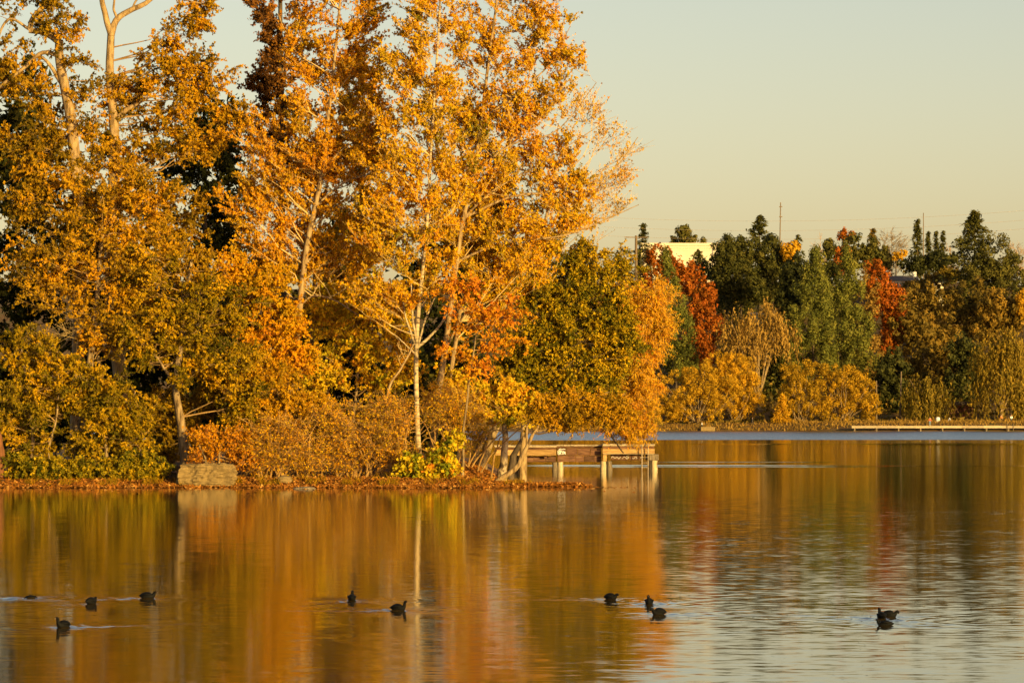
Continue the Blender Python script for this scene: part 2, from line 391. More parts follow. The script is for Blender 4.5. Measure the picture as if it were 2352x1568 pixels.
IG = island_h
def grow(name, label, cat, D, stems, env, leaf, nb=100, slope=0.9, twigs=12, tl=0.9, per=11, ls=0.17, lw=None, tm=0.5, tb=0.13, tr=0.16,
         bark='bark', twig='twig', droop=0.5, df=0.8, surf=0.45, limbs=(), arch=0.35, hang=0.0, br=0.010, min_r=0.008, group=None, tstart=0.35, ground=None, tgrad=0.0, alo=9, doff=0.0, tup=0.18):
    """a broad-leaved tree or shrub: stems (pixel polylines), limbs, twig work grown into the envelope, leaves on the twigs"""
    if ground is IG and per and D < 200: nb = int(nb * 1.5); ls = ls * 0.80; lw = lw * 0.80 if lw else None; per = int(round(per * 1.5)); tr = tr * 0.75
    s = D / FPX
    sw = [stem_world(p, D, a, b_, wob=0.02) for (p, a, b_, *q) in stems]
    att = [not q for (p, a, b_, *q) in stems]
    base = sw[0][0][0].copy()
    if ground is not None:
        for L, R in sw: L[0, 2] = min(L[0, 2], ground(L[0, 0], L[0, 1]) - 0.05)
        base[2] = ground(base[0], base[1])
    root = thing(name, label, cat, base, group)
    for L, R in sw:
        R = R.copy(); R[0] *= 1.45; R[1] *= 1.2
        v, f = tubes(L, R, 9)
        mesh_quads('trunk', v, f, M[bark], root, base, smooth=True)
    lw_ = [stem_world(p, D, a, b_, n=14, wob=0.01, dd=(q[0] if q else 0.0)) for (p, a, b_, *q) in limbs]
    for L, R in lw_:
        v, f = tubes(L, R, 7)
        mesh_quads('limb', v, f, M[bark], root, base, smooth=True)
    S = np.concatenate([L[alo:] for (L, R), k_ in zip(sw, att) if k_] + [L[2:] for L, R in lw_])
    SR = np.concatenate([R[alo:] for (L, R), k_ in zip(sw, att) if k_] + [R[2:] for L, R in lw_])
    T = env_points(env, D + doff, nb, df, surf)
    t = np.linspace(0, 1, 7)[None, :, None]
    def limbs_to(T, S, SR, slope_, fac):
        n_ = len(T)
        hd = np.hypot(T[:, None, 0] - S[None, :, 0], T[:, None, 1] - S[None, :, 1]); dz = T[:, None, 2] - S[None, :, 2]
        cost = np.abs(dz - slope_ * hd) + 0.35 * hd + 2.0 * (dz < -0.3 * hd - 0.3) + rng.uniform(0, 1.6 * fac, dz.shape)
        k = cost.argmin(1)
        A = S[k]; Vv = T - A; ln = np.linalg.norm(Vv, axis=1)
        mid = A + Vv * np.array([0.55, 0.55, arch]) + rng.normal(size=(n_, 3)) * 0.10 * ln[:, None]
        if hang: mid[:, 2] = np.maximum(A[:, 2], T[:, 2]) + hang * ln
        B = (1 - t) ** 2 * A[:, None] + 2 * t * (1 - t) * mid[:, None] + t ** 2 * T[:, None]
        B[:, 1:-1] += rng.normal(size=(n_, 5, 3)) * (0.02 + 0.012 * ln[:, None, None])
        r0 = np.minimum(0.010 + br * ln, SR[k] * 0.7)
        return B, np.maximum(r0[:, None] * (1 - 0.85 * np.linspace(0, 1, 7)[None]), min_r)
    n1 = max(4, nb // 6)
    B1, R1 = limbs_to(T[:n1], S, SR, slope, 1.5)
    S2 = np.concatenate([B1[:, 2:6].reshape(-1, 3), S[len(S) // 2:]]); SR2 = np.concatenate([R1[:, 2:6].ravel(), SR[len(S) // 2:]])
    B2, R2 = limbs_to(T[n1:], S2, np.maximum(SR2, min_r * 1.5), slope * 0.6, 0.5)
    B = np.concatenate([B1, B2]); BR = np.concatenate([R1, R2])
    v1, f1 = tubes(B, BR, 3)
    # twigs
    nt = nb * twigs
    bi = np.repeat(np.arange(nb), twigs); u = rng.uniform(tstart, 1, nt) ** 0.8
    fi = np.clip(u * 6, 0, 5.999); i0 = fi.astype(int); ff = (fi - i0)[:, None]
    O = B[bi, i0] * (1 - ff) + B[bi, i0 + 1] * ff
    tg = norm(B[bi, i0 + 1] - B[bi, i0])
    d = norm(tg * 0.75 + norm(rng.normal(size=(nt, 3))) * 0.85 + np.array([0, 0, tup - 0.5 * droop * (hang > 0)]))
    tlen = tl * rng.uniform(0.45, 1.1, nt)[:, None]
    E = O + d * tlen; E[:, 2] -= droop * 0.25 * tlen[:, 0]
    Mi = O + d * tlen * 0.5 + np.array([0, 0, 1]) * 0.05 * tlen
    v2, f2 = tubes(np.stack([O, E], 1), np.stack([np.full(nt, min_r * 0.9), np.full(nt, min_r * 0.5)], 1), 3)
    v, f = join([(v1, f1), (v2, f2)])
    mesh_quads('twig_work', v, f, M[twig], root, base, kind='stuff')
    # leaves
    if per:
        nl = nt * per
        ti = np.repeat(np.arange(nt), per); q = rng.uniform(0.1, 1.05, nl)[:, None]
        C = (1 - q) ** 2 * O[ti] + 2 * q * (1 - q) * Mi[ti] + q ** 2 * E[ti] + rng.normal(size=(nl, 3)) * 0.28 * ls
        U = norm(rng.normal(size=(nl, 3))) * 0.75 + np.array([0, 0, -1.0]) * droop + d[ti] * 0.3
        v, f = leaf_quads(C, U, ls, lw or ls * 0.9)
        gz = 0.0
        if tgrad:
            z0, z1 = T[:, 2].min(), T[:, 2].max(); gz = tgrad * ((C[:, 2] - z0) / (z1 - z0 + 1e-6) - 0.5)
        tint = np.clip(tm + gz + tb * rng.normal(size=nb)[bi][ti] + tr * rng.normal(size=nl) + 0.1 * vnoise(C[:, 0], C[:, 2], 0.45, D), 0, 1)
        mesh_quads('crown', v, f, leaf, root, base, tint=tint, kind='stuff')
    return root

# leaf colour families (own colour of the leaves, from green to turned)
GOLD = leaf_mat('leaves_gold', [(0.0, (0.13, 0.13, 0.008)), (0.25, (0.42, 0.27, 0.008)), (0.55, (0.64, 0.36, 0.007)), (0.8, (0.68, 0.30, 0.006)), (1.0, (0.42, 0.17, 0.008))])
ORANGE = leaf_mat('leaves_orange', [(0.0, (0.26, 0.17, 0.008)), (0.3, (0.56, 0.30, 0.007)), (0.6, (0.62, 0.27, 0.006)), (0.85, (0.48, 0.18, 0.007)), (1.0, (0.28, 0.09, 0.008))])
RUSSET = leaf_mat('leaves_russet', [(0.0, (0.09, 0.04, 0.012)), (0.5, (0.22, 0.09, 0.015)), (1.0, (0.42, 0.16, 0.012))], 0.2)
OLIVE = leaf_mat('leaves_olive', [(0.0, (0.070, 0.055, 0.006)), (0.35, (0.24, 0.145, 0.007)), (0.65, (0.43, 0.235, 0.007)), (1.0, (0.60, 0.28, 0.006))])
YGREEN = leaf_mat('leaves_yellow_green', [(0.0, (0.065, 0.060, 0.005)), (0.4, (0.23, 0.160, 0.006)), (0.7, (0.44, 0.26, 0.006)), (1.0, (0.62, 0.34, 0.007))])
GREEN = leaf_mat('leaves_green', [(0.0, (0.022, 0.032, 0.005)), (0.4, (0.075, 0.078, 0.007)), (0.7, (0.26, 0.19, 0.008)), (1.0, (0.55, 0.33, 0.008))], 0.22)
DARK = leaf_mat('leaves_dark', [(0.0, (0.012, 0.015, 0.004)), (0.6, (0.036, 0.038, 0.007)), (1.0, (0.12, 0.095, 0.010))], 0.15)
REDOR = leaf_mat('leaves_red_orange', [(0.0, (0.50, 0.28, 0.008)), (0.4, (0.62, 0.25, 0.010)), (0.75, (0.58, 0.17, 0.014)), (1.0, (0.42, 0.10, 0.012))])
YELLOW = leaf_mat('leaves_yellow', [(0.0, (0.18, 0.19, 0.012)), (0.3, (0.50, 0.38, 0.014)), (0.7, (0.72, 0.42, 0.015)), (1.0, (0.70, 0.26, 0.014))])
WILLOW = leaf_mat('leaves_willow', [(0.0, (0.20, 0.17, 0.012)), (0.35, (0.48, 0.29, 0.014)), (0.7, (0.66, 0.33, 0.016)), (1.0, (0.62, 0.22, 0.014))])
LITTER = leaf_mat('leaves_litter', [(0.0, (0.05, 0.022, 0.008)), (0.35, (0.17, 0.065, 0.012)), (0.7, (0.34, 0.125, 0.016)), (1.0, (0.55, 0.29, 0.07))], 0.1)

IG = island_h
# --- back of the island: dark evergreens that close the gaps
def evergreen(label, D, x, ytop, env, nb=80):
    return grow('evergreen_tree', label, 'tree', D, [([(x, 1050), (x + 4, 700), (x - 3, ytop)], 22, 5)], env, DARK, nb=nb, slope=0.2, twigs=16, tl=1.3, per=9, ls=0.34, lw=0.22,
                tm=0.45, bark='bark_dark', twig='twig_dark', droop=0.3, ground=IG)
evergreen('dark evergreen at the left edge behind the pale forked trunks', 203, 40, 120, [(40, 330, 110, 200), (60, 560, 150, 170), (20, 760, 150, 170), (40, 950, 150, 110)], 120)
evergreen('dark evergreen behind the gap right of the forked trunk', 205, 470, 180, [(480, 300, 80, 110), (470, 470, 120, 150), (500, 680, 140, 160), (480, 900, 150, 130)], 120)
evergreen('dark evergreen behind the base of the orange cottonwood', 207, 790, 480, [(800, 640, 140, 140), (820, 850, 160, 150), (650, 760, 120, 160)], 100)
evergreen('dark evergreen behind the birch and the twin gold stems', 206, 1050, 520, [(1040, 650, 110, 120), (1020, 830, 120, 130), (930, 920, 110, 90)], 80)
evergreen('dark evergreen behind the olive thicket at left', 208, 250, 520, [(250, 640, 120, 140), (260, 850, 160, 150)], 80)

for (lab, x, env) in (('dim dark shrub far back behind the left shrubs', 130, [(120, 1000, 130, 60), (60, 900, 110, 90)]),
                     ('dim dark shrub far back behind the boulder', 460, [(420, 1000, 120, 60), (540, 990, 100, 70), (300, 960, 90, 70)]),
                     ('dim dark shrub far back behind the middle thickets', 780, [(700, 1000, 110, 60), (860, 1000, 120, 60)]),
                     ('dim dark shrub far back behind the birch foot', 990, [(990, 980, 70, 60), (930, 900, 80, 90)])):
    grow('leafy_shrub', lab, 'shrub', 202, [([(x, 1050), (x, 1000), (x + 4, 950)], 8, 3)], env, DARK, nb=70, slope=0.3, twigs=14, tl=1.1, per=9, ls=0.32, lw=0.22, tm=0.5, twig='twig_dark', bark='bark_dark', ground=IG)
# --- left part of the island: leaf tint lowered to put deep shade into the colour
grow('maple_tree', 'tall tree with pale forked trunk rising out of olive leaves at upper left', 'tree', 183,
     [([(305, 1085), (296, 1000), (280, 890), (262, 740), (256, 600), (260, 450), (262, 300), (253, 180), (255, 78)], 40, 17)],
     [(350, 200, 120, 70), (420, 130, 100, 80), (450, 40, 60, 50), (300, 330, 110, 80), (400, 300, 110, 70), (300, 470, 120, 100), (390, 520, 100, 110), (200, 420, 70, 110), (330, 640, 110, 70), (480, 230, 60, 60), (470, 60, 45, 60), (505, 150, 40, 50), (540, 270, 45, 40), (290, 230, 70, 60), (510, 330, 60, 60), (240, 330, 50, 60)],
     OLIVE, nb=190, slope=0.5, twigs=13, tl=0.8, per=10, ls=0.17, tm=0.57, tb=0.2, bark='bark_pale', twig='twig', droop=0.7, ground=IG,
     limbs=[([(255, 82), (243, 40), (234, 0), (226, -60)], 16, 10), ([(255, 82), (268, 45), (300, 24), (345, 0), (385, -60)], 17, 9), ([(270, 45), (261, 18), (268, -30)], 7, 4),
            ([(262, 285), (286, 256), (318, 236), (340, 226)], 15, 6), ([(258, 700), (200, 735), (140, 800)], 7, 3), ([(262, 620), (300, 560), (360, 500)], 9, 4),
            ([(260, 480), (300, 420), (380, 370)], 9, 4), ([(300, 24), (330, -10), (420, 0), (470, 10)], 5, 3)])
grow('maple_tree', 'tree with crooked pale trunk and limbs in the top left corner', 'tree', 180,
     [([(175, 1085), (178, 950), (182, 760), (185, 560), (178, 420), (165, 290), (148, 200), (138, 140), (136, 92)], 34, 19)],
     [(60, 20, 110, 60), (150, 60, 60, 60), (30, 160, 70, 70), (100, 250, 90, 60), (60, 340, 110, 70), (190, 160, 50, 80), (140, 440, 90, 70), (40, 470, 80, 70), (210, 300, 60, 70), (100, 350, 100, 70), (170, 520, 80, 60)],
     OLIVE, nb=140, slope=0.3, twigs=12, tl=0.8, per=9, ls=0.17, tm=0.45, tb=0.2, bark='bark_pale', droop=0.8, ground=IG,
     limbs=[([(136, 95), (104, 76), (66, 70)], 18, 13), ([(68, 70), (74, 44), (98, 14), (128, -30)], 13, 8), ([(136, 128), (96, 122), (50, 160), (-20, 215)], 11, 8),
            ([(140, 190), (115, 150), (95, 130)], 11, 6), ([(68, 68), (20, 44), (-10, 100)], 7, 5), ([(136, 95), (110, 60), (70, 30)], 7, 4)])
grow('alder_tree', 'leafy olive tree with bare grey trunk standing behind the boulder', 'tree', 177,
     [([(430, 1085), (425, 1040), (417, 985), (409, 935), (405, 880), (415, 790), (430, 690), (440, 600)], 26, 8)],
     [(420, 720, 110, 80), (520, 700, 90, 70), (520, 820, 90, 90), (340, 760, 80, 80), (440, 830, 80, 70), (560, 930, 60, 70), (350, 620, 80, 60)],
     YGREEN, nb=150, slope=0.5, twigs=13, tl=0.7, per=12, ls=0.135, tm=0.50, tb=0.2, droop=0.6, ground=IG, bark='bark',
     limbs=[([(406, 880), (450, 850), (520, 830)], 8, 4), ([(408, 900), (380, 850), (345, 800)], 8, 4)])
grow('ash_tree', 'bushy gold and olive tree filling the left middle below the pale trunks', 'tree', 177.8,
     [([(170, 1080), (200, 900), (215, 760), (230, 600), (235, 520)], 22, 6)],
     [(200, 540, 110, 80), (120, 640, 110, 80), (260, 640, 110, 90), (50, 600, 90, 60), (340, 560, 90, 80), (440, 620, 80, 80), (300, 440, 90, 70), (270, 760, 110, 70), (380, 450, 80, 60)],
     OLIVE, nb=150, slope=0.5, twigs=12, tl=0.9, per=10, ls=0.16, tm=0.57, tb=0.22, droop=0.6, ground=IG)
grow('leafy_shrub', 'large yellow green shrub against the left edge, above the leafy shore', 'shrub', 175.5,
     [([(70, 1095), (75, 1000), (60, 880), (50, 800)], 12, 4), ([(80, 1095), (120, 1000), (140, 880)], 9, 3)],
     [(70, 800, 100, 60), (40, 890, 90, 80), (130, 900, 90, 80), (60, 990, 100, 70), (160, 830, 50, 40)],
     YGREEN, nb=120, slope=0.6, twigs=12, tl=0.6, per=11, ls=0.135, tm=0.52, tb=0.2, droop=0.7, ground=IG)
grow('leafy_shrub', 'yellow green shrub between left edge shrub and the grey trunk', 'shrub', 175,
     [([(250, 1095), (240, 1000), (225, 900)], 12, 4), ([(260, 1095), (290, 990), (310, 900)], 9, 3)],
     [(230, 900, 80, 60), (300, 940, 70, 70), (240, 990, 90, 70), (330, 1010, 50, 50), (200, 1020, 60, 50)],
     YGREEN, nb=100, slope=0.6, twigs=12, tl=0.6, per=11, ls=0.135, tm=0.52, tb=0.2, droop=0.7, ground=IG)
grow('leafy_shrub', 'low green shrub left of the boulder at the water', 'shrub', 174,
     [([(330, 1098), (330, 1060), (320, 1030)], 6, 3)],
     [(330, 1065, 55, 32), (280, 1075, 60, 28), (370, 1085, 25, 20)], GREEN, nb=70, slope=0.5, twigs=10, tl=0.45, per=11, ls=0.17, lw=0.15, tm=0.62, droop=0.5, ground=IG)
grow('leafy_shrub', 'low green shrub in the lower left corner of the shore', 'shrub', 174,
     [([(120, 1098), (120, 1070), (110, 1040)], 6, 3)],
     [(120, 1075, 80, 28), (40, 1070, 60, 30), (190, 1080, 40, 24)], GREEN, nb=80, slope=0.5, twigs=10, tl=0.45, per=11, ls=0.16, tm=0.60, droop=0.5, ground=IG)
grow('snag', 'bare grey broken snag with spreading dead branches at left', 'dead tree', 178.5,
     [([(230, 1070), (232, 900), (228, 830), (215, 790)], 12, 6)], [(150, 765, 100, 35), (260, 740, 80, 40)], GOLD, nb=26, slope=0.1, twigs=6, tl=0.9, per=0, twig='twig_pale', bark='bark', droop=0.2, ground=IG)
L_, R_ = stem_world([(-3, 1092), (0, 1050), (-3, 1010), (-10, 985)], 174, 24, 16)
v, f = tubes(L_, R_, 9)
M['red_bark'] = noise_mat('red_bark', [(0.3, (0.08, 0.032, 0.012)), (0.7, (0.20, 0.08, 0.03))], (1, 1, 0.3), 7, bump=0.6)
root = thing('tree_stump', 'reddish old tree stump cut by the left picture edge at the shore', 'stump', L_[0])
mesh_quads('trunk', v, f, M['red_bark'], root, L_[0], smooth=True)
v, f = tubes(np.stack([L_[-1], L_[-1] + [0, 0, 0.05]]), np.array([R_[-1], 0.01]), 9)
mesh_quads('broken_top', v, f, M['wood_grey'], root, L_[0])

# --- middle: the tall trees
grow('cottonwood_tree', 'dark russet tree on the skyline left of the orange cottonwood', 'tree', 193,
     [([(655, 1070), (650, 700), (646, 350), (645, 100), (642, -60)], 22, 8)],
     [(620, 20, 70, 60), (650, 90, 75, 70), (615, 170, 65, 60), (650, 230, 60, 60), (620, 320, 70, 60), (670, 380, 60, 50), (640, -40, 50, 50)],
     RUSSET, nb=110, slope=0.6, twigs=12, tl=0.7, per=11, ls=0.17, tm=0.40, bark='bark_dark', twig='twig_dark', droop=0.7, tup=0.75, ground=IG)
grow('cottonwood_tree', 'tall orange cottonwood with leaning tan trunk left of centre', 'tree', 181,
     [([(646, 1088), (655, 1000), (668, 880), (682, 760), (695, 650), (708, 550), (724, 470), (740, 395), (752, 290), (768, 140), (786, -60)], 21, 5)],
     [(800, 20, 90, 80, 0.6), (760, 130, 110, 90, 0.8), (800, 230, 90, 80, 0.8), (700, 260, 110, 70, 0.8), (690, 360, 130, 80, 1.0), (780, 350, 100, 80, 1.0), (620, 430, 100, 70, 1.0), (740, 470, 110, 80, 1.0), (600, 540, 80, 60, 1.0), (650, 600, 90, 70, 1.0), (780, 590, 90, 70, 1.0), (570, 260, 60, 50, 0.8), (560, 330, 50, 50, 1.0), (840, 120, 60, 60, 0.8), (760, -60, 90, 50, 0.6), (860, 220, 60, 70, 0.8), (700, 160, 70, 70, 0.8), (560, 450, 70, 70, 1.0), (700, 40, 70, 60, 0.6), (870, 30, 50, 60, 0.6), (860, 330, 60, 60, 1.0), (700, 560, 90, 70, 1.0), (530, 220, 40, 40, 0.48)],
     ORANGE, nb=280, slope=0.9, twigs=13, tl=1.0, per=11, ls=0.155, tm=0.42, bark='bark_pale', twig='twig_pale', droop=0.7, doff=0.8, tup=0.75, ground=IG,
     limbs=[([(700, 610), (730, 580), (770, 600)], 6, 3), ([(690, 700), (720, 680), (770, 690), (830, 730)], 6, 3), ([(722, 475), (790, 420), (850, 400)], 6, 3), ([(740, 395), (790, 340), (840, 320)], 5, 3)])
grow('cottonwood_tree', 'slim second orange stem just right of the leaning cottonwood', 'tree', 187,
     [([(712, 1070), (715, 900), (718, 720), (728, 580), (745, 450), (790, 250)], 14, 5)],
     [(840, 300, 80, 80), (850, 420, 70, 80), (860, 540, 80, 70), (820, 180, 60, 70), (800, 680, 80, 60)],
     ORANGE, nb=90, slope=0.9, twigs=12, tl=0.8, per=11, ls=0.17, tm=0.32, bark='bark_pale', twig='twig', droop=0.7, tup=0.75, ground=IG)
grow('understory_tree', 'amber tree filling the gap left of the leaning cottonwood trunk', 'tree', 179.5,
     [([(600, 1085), (610, 960), (620, 850), (625, 740)], 10, 4)],
     [(600, 660, 70, 60), (650, 740, 60, 60), (580, 780, 70, 60), (640, 840, 60, 50), (540, 620, 50, 50), (700, 820, 40, 50)],
     ORANGE, nb=120, slope=0.7, twigs=11, tl=0.7, per=10, ls=0.16, tm=0.4, droop=0.7, ground=IG)
grow('understory_tree', 'low amber tree under the orange cottonwood, between it and the birch', 'tree', 183,
     [([(800, 1085), (810, 980), (820, 880), (830, 780)], 10, 4), ([(805, 1085), (770, 960), (740, 850)], 8, 3)],
     [(760, 720, 80, 70), (850, 770, 90, 70), (900, 760, 60, 60), (920, 850, 60, 50), (1040, 890, 50, 50), (740, 860, 90, 70), (870, 860, 70, 50), (880, 680, 70, 60), (800, 690, 70, 50)],
     YELLOW, nb=150, slope=0.7, twigs=11, tl=0.7, per=11, ls=0.16, tm=0.55, droop=0.7, ground=IG)
grow('birch_tree', 'slim white-barked birch with forked limbs near the centre', 'tree', 178,
     [([(966, 1080), (962, 1030), (957, 950), (955, 870), (957, 790), (964, 690), (974, 590), (982, 480), (990, 350), (1000, 200), (1008, 50), (1012, -60)], 14, 3.5)],
     [(960, 20, 80, 80, 0.55), (930, 130, 90, 80, 0.75), (1000, 180, 80, 90, 0.75), (920, 260, 80, 80, 0.75), (960, 370, 90, 80, 1.0), (1000, 290, 70, 70, 1.0), (900, 460, 80, 70, 1.0), (990, 500, 80, 70, 1.0), (910, 580, 80, 60, 1.0), (1000, 620, 60, 50, 1.0), (960, -60, 90, 50, 0.55), (880, 380, 60, 70, 1.0), (1050, 80, 60, 70, 0.55), (860, 520, 70, 60, 1.0), (1050, 400, 60, 80, 1.0), (870, 680, 70, 60, 1.0), (940, 680, 70, 50, 1.0)],
     GOLD, nb=210, slope=1.0, twigs=12, tl=1.0, per=11, ls=0.15, tm=0.50, bark='birch', twig='twig_pale', droop=0.7, doff=0.3, tup=0.75, ground=IG,
     limbs=[([(957, 800), (944, 765), (930, 720), (925, 680)], 6, 3), ([(958, 798), (985, 775), (1012, 745), (1030, 715)], 8, 4), ([(957, 785), (948, 730), (944, 640)], 6, 3),
            ([(957, 815), (935, 795), (915, 775)], 5, 2), ([(962, 790), (975, 740), (1000, 680)], 5, 3)])
grow('leaning_pole_tree', 'bare dead pole leaning right across the thicket beside the birch', 'dead tree', 177.5,
     [([(868, 1020), (895, 890), (925, 840), (950, 790)], 7, 4)], [(930, 800, 25, 25)], GOLD, nb=5, twigs=4, tl=0.5, per=0, twig='twig_pale', bark='bark_pale', ground=IG)
grow('cottonwood_tree', 'tallest gold tree on the right, its thin twigs spreading over open sky', 'tree', 182,
     [([(988, 1070), (998, 1000), (1008, 900), (1020, 810), (1034, 710), (1050, 600), (1066, 495), (1090, 385), (1106, 270), (1122, 150), (1138, 30), (1148, -60)], 17, 4.5)],
     [(1150, 20, 110, 80, 0.55), (1240, 60, 70, 70, 0.55), (1080, 120, 80, 90, 0.75), (1200, 150, 110, 80, 0.75), (1290, 130, 50, 60, 0.75), (1270, 230, 90, 60, 0.75), (1160, 260, 100, 80, 0.75), (1080, 300, 70, 80, 1.0), (1210, 340, 110, 70, 1.0), (1300, 310, 51, 45, 0.32), (1130, 420, 110, 80, 1.0), (1260, 440, 100, 60, 1.0), (1080, 520, 90, 70, 1.0), (1190, 540, 100, 60, 1.0), (1320, 400, 59, 50, 0.24), (1150, -60, 110, 50, 0.55), (1290, 510, 80, 50, 1.0), (1250, -40, 60, 50, 0.55), (1310, 200, 34, 50, 0.21), (1330, 270, 34, 40, 0.18), (1030, 220, 50, 80, 0.75), (1320, 460, 51, 45, 0.32), (1120, 620, 80, 50, 1.0), (1220, 600, 80, 40, 1.0)],
     GOLD, nb=300, slope=1.1, twigs=12, tl=1.05, per=10, ls=0.15, tm=0.55, bark='bark_pale', twig='twig_pale', droop=0.7, doff=0.45, tup=0.75, ground=IG, arch=0.3,
     limbs=[([(1090, 390), (1180, 330), (1280, 300), (1370, 190)], 6, 1.5), ([(1066, 500), (1180, 450), (1300, 440), (1400, 400), (1465, 315)], 7, 1.5), ([(1105, 275), (1180, 220), (1260, 150), (1310, 60)], 6, 1.5),
            ([(1050, 600), (1150, 560), (1300, 540), (1400, 500), (1468, 470)], 6, 1.5), ([(1020, 810), (1045, 760), (1070, 720)], 6, 3), ([(1066, 500), (1130, 440), (1250, 370), (1390, 280)], 6, 1.5)])
grow('cottonwood_tree', 'slender gold twin stem just behind the tallest gold tree', 'tree', 186,
     [([(1018, 1065), (1024, 960), (1034, 870), (1048, 770), (1062, 680), (1078, 580), (1100, 470)], 15, 5)],
     [(1120, 470, 80, 70), (1080, 580, 80, 60), (1180, 610, 90, 60), (1130, 680, 80, 50), (1260, 560, 80, 50), (1340, 500, 70, 40, 0.45), (1390, 450, 50, 40, 0.12)],
     GOLD, nb=130, slope=0.7, twigs=11, tl=0.8, per=10, ls=0.165, tm=0.42, bark='bark_pale', twig='twig_pale', droop=0.7, tup=0.75, ground=IG)
# sparse long sprays reaching right into the sky: part of a separate gold tree behind
grow('cottonwood_tree', 'sparse gold tree whose bare twig tips reach farthest right over the sky', 'tree', 190,
     [([(1200, 1040), (1215, 800), (1235, 620), (1250, 520), (1275, 400)], 14, 5)],
     [(1420, 340, 50, 50), (1440, 410, 40, 40), (1380, 430, 60, 40), (1430, 470, 45, 25), (1330, 240, 50, 60), (1380, 300, 30, 60), (1340, 520, 70, 40), (1300, 600, 80, 40)],
     GOLD, nb=70, slope=0.6, twigs=8, tl=1.1, per=2, ls=0.15, tm=0.6, bark='bark_pale', twig='twig_pale', droop=0.3, tup=0.75, ground=IG, arch=0.2, min_r=0.011)

# --- right end of the island
grow('maple_tree', 'small maple with red-orange leaves between twin stems and green alder', 'tree', 176.5,
     [([(1062, 1075), (1066, 980), (1075, 900), (1085, 820), (1100, 740)], 6, 3)],
     [(1090, 730, 80, 40), (1140, 790, 90, 25), (1060, 810, 70, 25), (1170, 720, 60, 35), (1050, 670, 60, 35), (1120, 860, 80, 25)],
     REDOR, nb=44, slope=0.12, twigs=7, tl=0.8, per=7, ls=0.18, tm=0.42, droop=0.6, ground=IG, twig='twig')
grow('alder_tree', 'broad dark green alder with thick leaning trunk at the island tip', 'tree', 186,
     [([(1102, 1066), (1118, 1034), (1130, 1000), (1148, 960), (1175, 890), (1220, 800), (1270, 700), (1310, 620)], 24, 7), ([(1080, 1070), (1112, 1000), (1140, 950)], 17, 11, 0)],
     [(1330, 600, 90, 55), (1260, 690, 90, 70), (1370, 680, 90, 70), (1230, 790, 90, 70), (1330, 780, 100, 80), (1420, 770, 70, 80), (1290, 880, 90, 60), (1380, 870, 80, 70), (1200, 850, 60, 50), (1430, 620, 50, 50)],
     GREEN, nb=300, slope=0.5, twigs=13, tl=0.75, per=12, ls=0.155, lw=0.12, tm=0.70, tr=0.2, bark='bark', twig='twig_dark', droop=0.5, ground=IG)
grow('alder_tree', 'golden-leaved alder with dark mottled upright trunk beside the dock', 'tree', 182.5,
     [([(1152, 1085), (1158, 1050), (1160, 1010), (1160, 965), (1165, 920)], 19, 10)],
     [(1150, 900, 70, 35), (1100, 900, 45, 30), (1200, 930, 60, 35), (1090, 940, 40, 25), (1170, 960, 50, 20)],
     YELLOW, nb=80, slope=0.4, twigs=9, tl=0.5, per=9, ls=0.15, tm=0.55, bark='mottled', twig='twig_pale', droop=0.8, ground=IG)
grow('alder_tree', 'thin alder leaning right over the water at the end of the island', 'tree', 175.5,
     [([(1138, 1108), (1165, 1090), (1190, 1068), (1203, 1040), (1216, 1012), (1232, 985), (1262, 950)], 15, 5)],
     [(1300, 930, 70, 30), (1250, 950, 50, 25), (1380, 940, 60, 35), (1320, 970, 70, 20), (1420, 960, 45, 25)],
     OLIVE, nb=100, slope=0.15, twigs=10, tl=0.6, per=9, ls=0.15, lw=0.10, tm=0.6, bark='bark_pale', twig='twig', droop=0.7, ground=IG,
     limbs=[([(1212, 1020), (1210, 985), (1222, 950)], 6, 3), ([(1232, 990), (1262, 985), (1290, 965)], 7, 3), ([(1262, 950), (1320, 920), (1400, 900)], 6, 3)])
grow('willow_tree', 'golden willow with narrow leaves hanging over the dock end', 'tree', 190,
     [([(1170, 1062), (1230, 960), (1320, 850), (1390, 760), (1440, 690)], 13, 6)],
     [(1500, 690, 50, 50), (1480, 760, 70, 60), (1510, 740, 45, 50), (1460, 850, 60, 60), (1480, 900, 40, 50), (1450, 940, 50, 50), (1440, 990, 60, 18), (1480, 970, 25, 30), (1430, 690, 50, 60)],
     WILLOW, nb=230, slope=0.2, twigs=12, tl=0.8, per=10, ls=0.22, lw=0.055, tm=0.62, bark='bark_dark', twig='twig_pale', droop=0.7, hang=0.12, ground=IG,
     limbs=[([(1400, 940), (1375, 960), (1410, 1010), (1432, 1040)], 5, 3), ([(1440, 690), (1500, 720), (1540, 760)], 5, 2)])
grow('maple_shrub', 'low bright yellow maple shrub at the foot of the birch', 'shrub', 174.5,
     [([(945, 1098), (948, 1070), (940, 1045)], 5, 2)], [(945, 1062, 26, 24), (965, 1085, 22, 16), (935, 1085, 20, 14)], YELLOW, nb=26, slope=0.5, twigs=6, tl=0.45, per=6, ls=0.22, lw=0.22, tm=0.22, tb=0.2, droop=0.6, ground=IG)
grow('maple_shrub', 'yellow-orange maple shrub on the shore right of the birch foot', 'shrub', 174.2,
     [([(1020, 1098), (1018, 1060), (1010, 1030)], 5, 2)], [(1010, 1045, 38, 26), (1030, 1075, 32, 24), (1000, 1080, 24, 18), (1040, 1010, 25, 25)], YELLOW, nb=38, slope=0.5, twigs=6, tl=0.45, per=6, ls=0.22, lw=0.22, tm=0.45, tb=0.25, droop=0.6, ground=IG)
